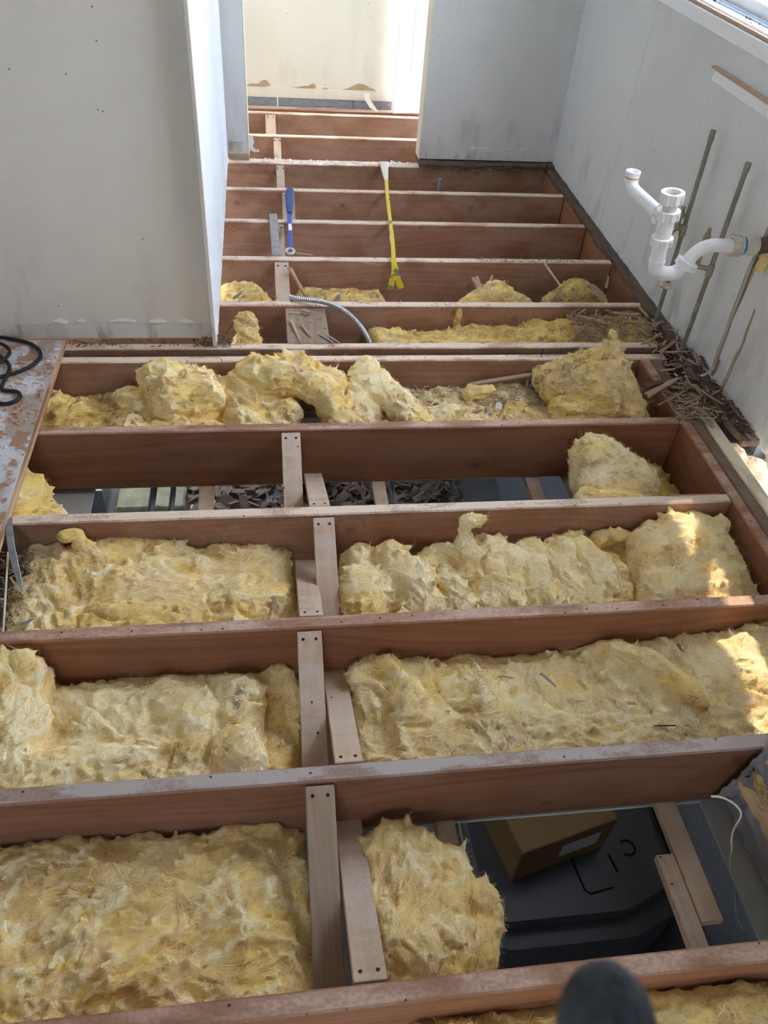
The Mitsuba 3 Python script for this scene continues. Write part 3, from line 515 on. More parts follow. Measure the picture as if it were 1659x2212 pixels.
# bay behind the reddish joist
batt('yellow wool batt with chips at its left end, behind the reddish-topped joist', -.70, .042, 1.318, 1.683, lambda x, y: -.075 - .055 * np.clip((x + .4) / .4, 0, 1), -.250, 71, white=.5, count=4200, wisps=36, res=.0045,
     dirt=lambda v: .08 + .5 * np.clip((-.60 - v[:, 0]) / .06, 0, 1) + .25 * np.clip((v[:, 1] - 1.62) / .05, 0, 1), bumps=[(-.5, 1.6, .012, .1, .05), (-.15, 1.5, .01, .12, .06), (-.3, 1.38, .01, .2, .03)])
blob('small curl of wool sticking up against the pale-topped joist', [[(-.535, 1.655, -.07, .022), (-.55, 1.665, -.03, .016), (-.575, 1.655, -.022, .012)], [(-.53, 1.65, -.07, .02), (-.46, 1.66, -.085, .02)]], 76, white=.5, dirt=.2, count=150, res=.005, amp=.45, name='insulation_tuft')
blob('knobbly wool clump just right of the bridging in the upright-tuft bay', [[(.215, 1.37, -.17, .06), (.25, 1.5, -.15, .07), (.24, 1.62, -.16, .06)], [(.25, 1.36, -.17, .055), (.36, 1.40, -.17, .05)], [(.33, 1.60, -.12, .055), (.37, 1.54, -.12, .06), (.40, 1.44, -.15, .06)], [(.3, 1.52, -.15, .07), (.44, 1.6, -.15, .05)]], 81, white=.75, count=1500, dirt=.08, res=.006, wisps=12)
blob('wool clump with an upright twisted tuft in the middle of its bay', [[(.49, 1.40, -.165, .06), (.50, 1.55, -.15, .06), (.48, 1.63, -.15, .05)], [(.58, 1.38, -.165, .065), (.60, 1.52, -.13, .065), (.62, 1.63, -.13, .05)], [(.54, 1.36, -.17, .06), (.66, 1.40, -.16, .05), (.66, 1.58, -.13, .045)],
      [(.545, 1.53, -.10, .035), (.535, 1.585, -.06, .026), (.53, 1.61, -.015, .020), (.545, 1.615, .012, .018), (.585, 1.625, .018, .010)]], 91, white=.8, count=1700, dirt=.1, res=.006, wisps=14)
blob('wrinkled wool cube right of the upright tuft', [[(.75, 1.40, -.165, .062), (.75, 1.6, -.145, .062)], [(.82, 1.38, -.165, .06), (.84, 1.6, -.14, .062)], [(.90, 1.39, -.16, .06), (.93, 1.54, -.14, .06), (.90, 1.62, -.13, .05)], [(.98, 1.42, -.18, .05), (1.0, 1.55, -.165, .05)]], 101, white=.62, count=2000, dirt=.1, res=.006, wisps=12)
batt('thin flat wool piece between the wrinkled cube and the sunlit block', .92, 1.16, 1.318, 1.683, -.15, -.250, 106, white=.5, count=500, res=.006, dirt=.1)
blob('big folded wool block with the sun stripe across it, beside the trimmer', [[(1.10, 1.40, -.13, .075), (1.13, 1.62, -.10, .06)], [(1.17, 1.40, -.12, .085), (1.20, 1.63, -.08, .06)], [(1.25, 1.40, -.12, .08), (1.28, 1.63, -.085, .06)], [(1.315, 1.42, -.13, .06), (1.33, 1.61, -.10, .05)], [(1.28, 1.60, -.06, .03), (1.345, 1.63, -.05, .02)]], 111, white=.7, count=2600, res=.006, wisps=24, ax=0, amp=.8)
blob('small loose wool scrap behind the wrinkled cube, against the joist', [[(.98, 1.655, -.12, .022), (1.02, 1.66, -.10, .018), (1.06, 1.655, -.10, .012)]], 116, white=.4, dirt=.25, count=60, res=.005, amp=.5, name='insulation_scrap')
# open gap bay
blob('loose yellow wool lump at the left end of the open gap, below the plywood edge', [[(-.86, 1.80, -.15, .09), (-.78, 1.95, -.16, .09)], [(-.76, 1.76, -.15, .08), (-.70, 1.9, -.19, .06)], [(-.67, 1.77, -.17, .05), (-.66, 1.80, -.2, .04)]], 121, white=.3, count=700, res=.007, amp=.6)
blob('thick pale roll of wool at the right end of the open gap', [[(1.03, 1.94, -.03, .075), (1.17, 1.88, -.075, .07)], [(1.03, 1.88, -.07, .075), (1.15, 1.83, -.10, .07)], [(1.06, 1.97, -.08, .09), (1.15, 1.93, -.10, .085)]], 131, white=.7, count=1300, dirt=.3, res=.006, amp=.6, pale=.6, stand=.3)  # dirt and white set here to imitate the shade this roll lies in
blob('low pale wool fold in front of the thick roll', [[(.97, 1.78, -.07, .05), (1.12, 1.765, -.08, .04)]], 136, white=.55, count=260, res=.007, amp=.5)
batt('dark yellow wool batt behind the thick roll, in the corner of the trimmer', 1.10, 1.386, 1.74, 2.088, lambda x, y: -.13 - .06 * np.clip((x - 1.2) / .15, 0, 1), -.250, 141, white=.2, count=600, res=.006, dirt=.25)
# bay of the big heaps
batt('dirt-streaked wool batt at the left end beside the plywood, in the heaped bay', -.86, -.44, 2.135, 2.495, lambda x, y: -.085 - .04 * np.clip((y - 2.4) / .08, 0, 1), -.250, 151, white=.3, count=1100, res=.006, dirt=lambda v: .12 + .75 * np.exp(-((v[:, 0] + .50 + .25 * (v[:, 1] - 2.3)) / .075) ** 2))
blob('large yellow wool heap between the dirty batt and the big arched fold', [[(-.33, 2.33, -.05, .10), (-.25, 2.33, -.06, .095)], [(-.45, 2.22, -.13, .075), (-.2, 2.2, -.13, .075)], [(-.50, 2.38, -.09, .05), (-.42, 2.34, -.08, .06)], [(-.36, 2.40, -.05, .09), (-.22, 2.38, -.07, .085)], [(-.16, 2.24, -.14, .06), (-.13, 2.3, -.13, .06)]], 161, white=.42, count=2300, res=.007, wisps=14, w=.0008)
blob('tallest wool fold, arched over a dark hollow behind the joist', [[(-.10, 2.22, -.13, .08), (-.09, 2.36, -.07, .085), (-.05, 2.40, -.01, .075)], [(-.05, 2.38, .0, .07), (.03, 2.36, .025, .062), (.10, 2.34, .02, .055), (.17, 2.30, -.01, .05), (.23, 2.26, -.05, .05), (.262, 2.2, -.11, .05)], [(.0, 2.22, -.10, .055), (.045, 2.26, -.05, .045)],
      [(.05, 2.43, .035, .035), (.10, 2.42, .055, .018)], [(.12, 2.42, -.0, .05), (.22, 2.38, -.05, .06)], [(-.03, 2.3, -.10, .08), (.0, 2.4, -.06, .08)]], 171, white=.5, count=3000, res=.0065, wisps=26, w=.0008, dirt=.08)
blob('drooping pale wool fold right of the tallest one', [[(.30, 2.25, -.12, .075), (.325, 2.38, -.06, .065), (.33, 2.44, -.01, .032)], [(.36, 2.36, -.03, .05), (.42, 2.30, -.04, .05), (.48, 2.22, -.07, .05), (.50, 2.19, -.12, .045)], [(.38, 2.22, -.14, .06), (.45, 2.2, -.13, .06)]], 181, white=.75, count=1600, res=.0065, wisps=14, pale=.7, dirt=.08, w=.0008)
batt('flat wool batt strewn with splinters, right part of the heaped bay', .46, 1.25, 2.135, 2.495, lambda x, y: -.115 + .0 * x, -.250, 191, white=.8, count=1600, res=.006, wisps=14, dirt=lambda v: .26 + .45 * np.clip((v[:, 1] - 2.33) / .08, 0, 1) + .3 * np.exp(-((v[:, 0] - .68) / .05) ** 2 - ((v[:, 1] - 2.36) / .04) ** 2), bumps=[(.58, 2.26, .05, .08, .08), (.78, 2.22, .02, .16, .05)])
blob('small ragged wool scrap lying on the splinter-strewn batt', [[(.72, 2.40, -.08, .022), (.76, 2.385, -.07, .018), (.79, 2.40, -.06, .014)]], 196, white=.6, dirt=.15, count=80, res=.006, amp=.6, name='insulation_scrap')
blob('tall folded wool flap with a torn upright edge, right end of heaped bay', [[(1.02, 2.44, -.05, .05), (1.10, 2.42, .03, .035), (1.18, 2.38, .10, .028), (1.205, 2.36, .13, .024)], [(1.205, 2.36, .12, .026), (1.235, 2.30, .06, .03), (1.26, 2.22, -.02, .035), (1.285, 2.17, -.08, .035)], [(1.05, 2.30, -.09, .06), (1.16, 2.33, .0, .05), (1.20, 2.3, .03, .045)], [(1.0, 2.20, -.15, .055), (1.15, 2.2, -.11, .06), (1.25, 2.18, -.11, .05)],
      [(1.12, 2.40, -.05, .07), (1.22, 2.32, -.03, .06)], [(1.1, 2.28, -.08, .07), (1.2, 2.26, -.06, .065)], [(1.04, 2.38, -.05, .06), (1.13, 2.34, .02, .055), (1.19, 2.31, .06, .045)], [(1.10, 2.33, -.03, .06), (1.19, 2.28, .0, .055)], [(1.205, 2.37, .13, .018), (1.195, 2.385, .165, .012)]], 201, white=.42, count=2200, res=.0065, wisps=10, dirt=lambda v: .24 + .3 * np.clip((1.18 - v[:, 0]) / .1, 0, 1) * np.clip((v[:, 1] - 2.25) / .1, 0, 1), w=.0008, amp=.8)
# farther bays
blob('small wool tuft at the foot of the left wall corner', [[(-.09, 2.76, -.10, .055), (-.085, 2.79, -.03, .035), (-.09, 2.80, .0, .018)], [(-.12, 2.70, -.12, .05), (-.04, 2.70, -.10, .04)]], 211, white=.4, count=420, res=.007, dirt=.15, w=.001, name='insulation_tuft')
batt('long dusty wool batt running to the rubble pile at the right wall', .40, 1.55, 2.65, 2.90, lambda x, y: -.105 + .085 * np.clip((x - .7) / .8, 0, 1) + .0 * y, -.250, 221, white=.25, count=1500, res=.007, dirt=lambda v: .25 + .25 * np.clip((v[:, 0] - 1.0) / .3, 0, 1), w=.001, bumps=[(.62, 2.76, .03, .05, .04), (1.3, 2.78, .02, .2, .05)])
blob('round dusty wool lump under the left wall edge', [[(-.16, 3.15, -.125, .08), (-.09, 3.15, -.115, .075), (-.03, 3.1, -.14, .06)]], 231, white=.15, count=300, res=.008, dirt=.45, w=.001, amp=.5)
batt('low dusty wool batt right of the leaning splinter', .10, .52, 2.96, 3.30, -.115, -.250, 241, white=.2, count=400, res=.008, dirt=.45, w=.001, bumps=[(.38, 3.1, .025, .07, .06)], edge=.07, amp=.6)
blob('dusty wool lump below the forked end of the pry bar', [[(.85, 3.05, -.08, .05), (.97, 3.1, -.075, .075), (1.08, 3.05, -.09, .05)]], 251, white=.25, count=300, res=.008, dirt=.25, w=.001, amp=.5)
blob('dusty grey wool lump nearest the right wall, under a loose board', [[(1.22, 3.06, -.08, .05), (1.33, 3.1, -.06, .075), (1.42, 3.05, -.09, .05)]], 261, white=.2, count=300, res=.008, dirt=.5, w=.001, amp=.5)

# ---------------------------------------------------------------- plumbing on the right wall
def pipe(path, r, n=40, **kw): return tube(spline(path, n), r, 22, **kw)
def hollow(rings, at, axis): return lathe(rings, 28, at, axis)
def nut(at, axis, ro, ri, h, lugs=8, lip=.0055):
    u, w, d = frame(axis); m = [lathe([(ri, 0), (ro, 0), (ro, h * .75), (ro + lip, h * .76), (ro + lip, h), (ri, h), (ri, 0)], 28, at, axis)]
    for k in range(lugs):
        a = 2 * math.pi * k / lugs; e = math.cos(a) * u + math.sin(a) * w; g = np.cross(d, e); b = cbox(.008, .006, h * .98, .0015); M = np.eye(4); M[:3, 0], M[:3, 1], M[:3, 2] = e, g, d; M[:3, 3] = np.asarray(at) + e * (ro + .0035) + d * h * .5; b.apply_transform(M); m.append(b)
    return cat(*m)
t = thing('drain_trap', 'white plastic sink drain trap with side branch, standing out from the right wall', 'drain pipe')
Yt = 2.33; ax = np.array([-.016, 0, .20]); ax /= np.linalg.norm(ax)
def on(z): return np.array([1.226 + (.70 - z) * .075, Yt, z])
put('top_nut', nut(on(.662), ax, .030, .024, .034), 'm_pvc', t, smooth=35)
put('tailpiece', hollow([(.0225, -.06), (.0225, .03), (.0195, .03), (.0195, -.02), (.0, -.02)], on(.652), ax), 'm_pvcold', t, smooth=35, label='yellowed tailpiece')
put('residue', lathe([(0, 0), (.0192, 0), (.0192, .003), (0, .003)], 24, on(.668), ax), 'm_rot', t, label='dark disc imitating the shade inside the open tailpiece')  # dark disc put in for the shade down the open pipe
put('slip_nut', nut(on(.612), ax, .031, .022, .028), 'm_pvc', t, smooth=35)
put('tee_body', cat(tube([on(.622), on(.56), on(.548)], [.0255, .0255, .0245], 28), tube([on(.55), on(.525)], [.0272, .0265], 28), tube([on(.53), on(.50), on(.455)], [.0235, .0235, .0235], 28)), 'm_pvc', t, smooth=35)
put('slip_nut', nut(on(.528), ax, .029, .023, .026), 'm_pvc', t, smooth=35)
put('trap_bend', cat(pipe([on(.480), on(.462), (1.2475, Yt, .452), (1.265, Yt, .436), (1.293, Yt, .430), (1.322, Yt, .438), (1.345, Yt, .462)], .0235), tube([on(.478), on(.470)], .0262, 24)), 'm_pvc', t, smooth=35)
put('slip_nut', nut((1.342, Yt, .452), (.35, 0, .93), .030, .023, .024), 'm_pvc', t, smooth=35)
put('trap_arm', pipe([(1.342, Yt, .455), (1.353, Yt, .483), (1.372, Yt, .510), (1.40, Yt, .525), (1.44, Yt, .529), (1.50, Yt, .530)], .0215), 'm_pvc', t, smooth=35)
put('slip_nut', nut((1.478, Yt, .530), (1, 0, 0), .031, .023, .030), 'm_pvcold', t, smooth=35, label='grimy slip nut next to the wall coupling')
put('wall_coupling', lathe([(0, 0), (.0285, 0), (.0285, .016), (.030, .018), (.030, .058), (0, .058)], 28, (1.506, Yt, .530), (1, 0, 0)), 'm_pvcold', t, smooth=35, label='beige coupling')
put('tape_band', lathe([(.0288, 0), (.0292, .001), (.0292, .011), (.0288, .012)], 28, (1.508, Yt, .530), (1, 0, 0)), 'm_blueink', t, smooth=35, label='blue smear of pipe cement')
put('wall_stub', tube([(1.562, Yt, .530), (1.60, Yt, .530), (1.64, Yt, .531)], [.024, .026, .025], 20), 'm_rot', t, smooth=35, label='black stub entering the wall')
put('branch_nut', nut((1.231, 2.352, .610), (-.02, 1, .02), .029, .021, .02), 'm_pvc', t, smooth=35)
put('branch_pipe', pipe([(1.234, 2.335, .608), (1.228, 2.37, .609), (1.215, 2.45, .613), (1.203, 2.53, .617), (1.196, 2.556, .626), (1.193, 2.565, .645), (1.192, 2.566, .660)], .0205), 'm_pvc', t, smooth=35, label='white side branch with an upturned end')
put('branch_collar', hollow([(.0235, -.016), (.0235, .004), (.0245, .006), (.0245, .014), (.020, .014), (.018, -.01), (0, -.01)], (1.192, 2.566, .658), (0, 0, 1)), 'm_pvc', t, smooth=35)
put('thread_ring', lathe([(.0236, 0), (.0243, .002), (.0236, .005)], 28, (1.192, 2.566, .650), (0, 0, 1)), 'm_brownpaper', t, smooth=35, label='brown thread tape')
def hexn(at, axis, r, h): return lathe([(0, 0), (r, 0), (r, h), (0, h)], 6, at, axis)
for Xp, P0, P1, lab, s in ((1.556, (2.765, -.24), (2.808, .733), 'green-grey copper supply pipe behind the white drain trap, with a flat oval valve handle', 0), (1.556, (2.515, -.24), (2.525, .722), 'copper supply pipe nearer the camera, with a black knob behind the trap arm', 1)):
    t = thing('supply_pipe', lab, 'pipe'); d = np.array([0, P1[0] - P0[0], P1[1] - P0[1]]); d /= np.linalg.norm(d)
    at = lambda z: np.array([Xp, P0[0] + (z - P0[1]) * d[1] / d[2], z])
    put('riser', tube([at(z) for z in (-.24, 0, .2, .45, .70)], .0085, 18), 'm_copper', t, smooth=40)
    put('cap', tube([at(.695), at(P1[1])], .0102, 18), 'm_copper', t, smooth=40)
    if s == 0:
        put('escutcheon', lathe([(.009, 0), (.012, .018), (.014, .016), (.026, .004), (.028, 0), (.026, -.004), (.009, -.003), (.009, 0)], 28, at(.158), d), 'm_pvcold', t, smooth=40, label='ivory round escutcheon')
        c = at(.372) + [-.022, .010, 0]
        put('valve_body', cat(tube([at(.36), at(.40)], .0125, 16), hexn(c + [0, 0, .012], (0, 0, 1), .0125, .018), tube([c + [0, 0, .03], c + [0, 0, .058]], .007, 14), hexn(c + [0, 0, .052], (0, 0, 1), .0125, .02), lathe([(0, 0), (.0105, 0), (.0105, .004), (.0075, .005), (.0075, .022), (0, .022)], 14, c + [0, 0, .072], (0, 0, 1)), tube([at(.385), c + [0, 0, .014]], .010, 14)), 'm_brass', t, smooth=35, label='corroded brass stop valve')
        v = c + [-.014, -.004, -.006]; h = lathe([(0, -.003), (.017, -.003), (.019, 0), (.017, .003), (.006, .004), (.004, .008), (0, .008)], 28); h.apply_scale([1.35, .8, 1]); h.apply_transform(place(v, 20, 0, 0) @ trimesh.transformations.rotation_matrix(math.radians(-65), [1, .4, 0])); put('valve_handle', h, 'm_galv', t, smooth=40, label='flat oval grey handle')
    else:
        c = at(.432) + [-.045, .018, 0]
        put('valve_body', cat(tube([at(.33), at(.37)], .0125, 16), tube([at(.355), c + [0, 0, -.075], c + [0, 0, -.06]], .009, 14), tube([c + [0, 0, -.08], c + [0, 0, .02]], .008, 14), hexn(c + [0, 0, .018], (0, 0, 1), .0125, .022), lathe([(0, 0), (.0105, 0), (.0105, .006), (.007, .007), (.007, .024), (0, .024)], 14, c + [0, 0, .040], (0, 0, 1))), 'm_brass', t, smooth=35, label='corroded brass stop valve')
        put('valve_knob', lathe([(0, 0), (.013, 0), (.016, .004), (.016, .010), (.012, .014), (0, .014)], 20, c + [-.022, .01, -.055], (-.4, -.5, .6)), 'm_black', t, smooth=40, label='round black knob')
blob('scrap of yellow foam where the drain enters the wall', [[(1.588, 2.295, .47, .012), (1.585, 2.29, .495, .013), (1.59, 2.30, .505, .010)]], 271, white=.3, dirt=.2, count=40, res=.004, amp=.25, name='foam_scrap')

# ---------------------------------------------------------------- tools, conduit, cable
t = thing('pry_bar', 'long yellow pry bar lying across the far joists, its forked claw hanging down', 'pry bar')
def bar(path, widths, th, n=30):
    P = spline(path, n); W = np.interp(np.linspace(0, 1, n), np.linspace(0, 1, len(widths)), widths); T_ = np.gradient(P, axis=0); T_ /= np.linalg.norm(T_, axis=1)[:, None]
    X = np.array([1, 0, 0.]); V = []
    for p, w_, tt in zip(P, W, T_):
        s_ = X - tt * (X @ tt); s_ /= np.linalg.norm(s_); u_ = np.cross(s_, tt); u_ = u_ if u_[2] > 0 else -u_
        h = th / 2; c = min(h, w_ / 2) * .45
        for a_, b_ in ((-w_ / 2, -h + c), (-w_ / 2 + c, -h), (w_ / 2 - c, -h), (w_ / 2, -h + c), (w_ / 2, h - c), (w_ / 2 - c, h), (-w_ / 2 + c, h), (-w_ / 2, h - c)): V.append(p + s_ * a_ + u_ * b_)
    k = 8; F = []
    for i in range(n - 1):
        for j in range(k): q = (j + 1) % k; F += [[i * k + j, i * k + q, (i + 1) * k + q], [i * k + j, (i + 1) * k + q, (i + 1) * k + j]]
    for j in range(1, k - 1): F += [[0, j + 1, j], [(n - 1) * k, (n - 1) * k + j, (n - 1) * k + j + 1]]
    m = trimesh.Trimesh(np.array(V), F, process=False); trimesh.repair.fix_normals(m); return m
put('shaft', bar([(.6225, 4.22, .013), (.60, 3.98, .013), (.577, 3.69, .012), (.545, 3.33, .013), (.5415, 3.30, .011)], [.020, .018, .018, .018, .020], .014), 'm_yellow', t)
put('flat_end', bar([(.645, 4.505, .007), (.632, 4.36, .010), (.6225, 4.22, .013)], [.052, .036, .021], .009), 'm_steel', t, label='worn bare flat end')
put('claw', cat(bar([(.5415, 3.302, .011), (.543, 3.285, .002), (.547, 3.272, -.02), (.551, 3.264, -.065)], [.021, .026, .036, .050], .010), bar([(.538, 3.264, -.062), (.535, 3.262, -.08), (.533, 3.258, -.106)], [.024, .027, .026], .007), bar([(.563, 3.264, -.062), (.570, 3.262, -.08), (.580, 3.258, -.102)], [.024, .028, .028], .007)), 'm_yellow', t, label='forked claw with chipped paint')
put('label_band', bar([(.564, 3.535, .0135), (.558, 3.47, .0135)], [.0205, .0205], .016, 4), 'm_white', t, label='white paper label')
t = thing('hammer', 'blue tool with a ribbed grip and a ring end, lying across the far joists', 'tool')
put('grip', bar([(.1165, 4.055, .013), (.112, 3.96, .012), (.106, 3.80, .012), (.105, 3.77, .012)], [.036, .042, .036, .022], .026), 'm_bluegrip', t)
put('shaft', bar([(.105, 3.78, .011), (.100, 3.58, .011), (.0955, 3.40, .011)], [.022, .021, .018], .014), 'm_blue', t)
put('sticker', bar([(.102, 3.645, .0115), (.1005, 3.575, .0115)], [.019, .019], .0145, 4), 'm_white', t, label='white sticker')
hd = []
for k in range(24):
    a = 2 * math.pi * k / 24; hd.append((.094 + .017 * math.cos(a), 3.375 + .026 * math.sin(a), .011))
put('ring_end', tube(hd + hd[:2], .0055, 10, caps=False), 'm_blueboard', t, smooth=40, label='pale blue ring end')
P = [(.027, 3.765, .012), (.028, 3.72, .010), (.031, 3.52, .004), (.0335, 3.36, .006), (.034, 3.345, .004)]
one('flat_strap', bar(P, [.038] * 5, .006), 'm_galv', 'grey flat strap lying left of the blue tool', 'strap')
pth = spline([(.080, 2.955, .013), (.122, 2.93, .017), (.194, 2.90, .024), (.282, 2.85, .014), (.349, 2.78, -.022), (.379, 2.70, -.055), (.385, 2.66, -.10)], 330)
s_ = np.r_[0, np.cumsum(np.linalg.norm(np.diff(pth, axis=0), axis=1))]
one('flexible_conduit', tube(pth, .0098 + .0016 * np.sin(s_ * 2 * np.pi / .0085), 14), 'm_steel', 'ribbed metal flexible conduit arching over a joist', 'conduit', smooth=60)
t = thing('power_cord', 'coiled black power cord lying on the plywood at the left', 'cord')
put('cable', tube(spline([(-1.12, 2.60, .026), (-.99, 2.63, .026), (-.90, 2.615, .026), (-.81, 2.56, .026), (-.785, 2.49, .026), (-.82, 2.42, .026), (-.90, 2.37, .026), (-1.02, 2.33, .026)], 80), .0062, 12), 'm_black', t, smooth=50)
put('cable', tube(spline([(-1.05, 2.58, .038), (-.93, 2.565, .038), (-.885, 2.51, .038), (-.90, 2.45, .038), (-.95, 2.40, .038), (-1.05, 2.38, .03)], 60), .0062, 12), 'm_black', t, smooth=50)
put('cable', tube(spline([(-.98, 2.53, .032), (-.90, 2.48, .03), (-.868, 2.42, .028), (-.872, 2.34, .026), (-.86, 2.295, .026), (-.825, 2.29, .026), (-.803, 2.255, .026), (-.83, 2.222, .026), (-.862, 2.225, .028)], 60), .0062, 12), 'm_black', t, smooth=50)
put('plug', rot(bx(-.905, -.862, 2.212, 2.242, .019, .042, .006), (0, 0, 1), 12, (-.88, 2.22, 0)), 'm_black', t, label='black rubber plug')
# ---------------------------------------------------------------- plywood at the left
t = thing('plywood_subfloor', 'worn plywood subfloor edge on the left, littered with chips', 'plywood')
for y0, y1 in ((-1.9, 2.488), (2.4895, 2.62)):
    put('sheet', bx(-2.6, -.732, y0, y1, .001, .0185, .001), 'm_ply', t); put('cut_edge', bx(-.732, -.722, y0, y1, .0012, .0183, .0008), 'm_plyedge', t, label='layered sawn edge')
m = bar([(-.722, 1.70, .012), (-.712, 1.655, .016), (-.69, 1.57, -.01), (-.667, 1.50, -.055), (-.665, 1.49, -.07)], [.016, .018, .018, .016, .006], .003)
one('metal_strip', m, 'm_galv', 'bent grey metal strip leaning off the plywood edge at the left', 'metal strip')
one('thin_stick', tube([(-.712, 1.60, -.02), (-.69, 1.42, -.05), (-.682, 1.345, -.065)], .0028, 8), 'm_hall', 'thin pale stick at the left edge beside the metal strip', 'stick', smooth=40)
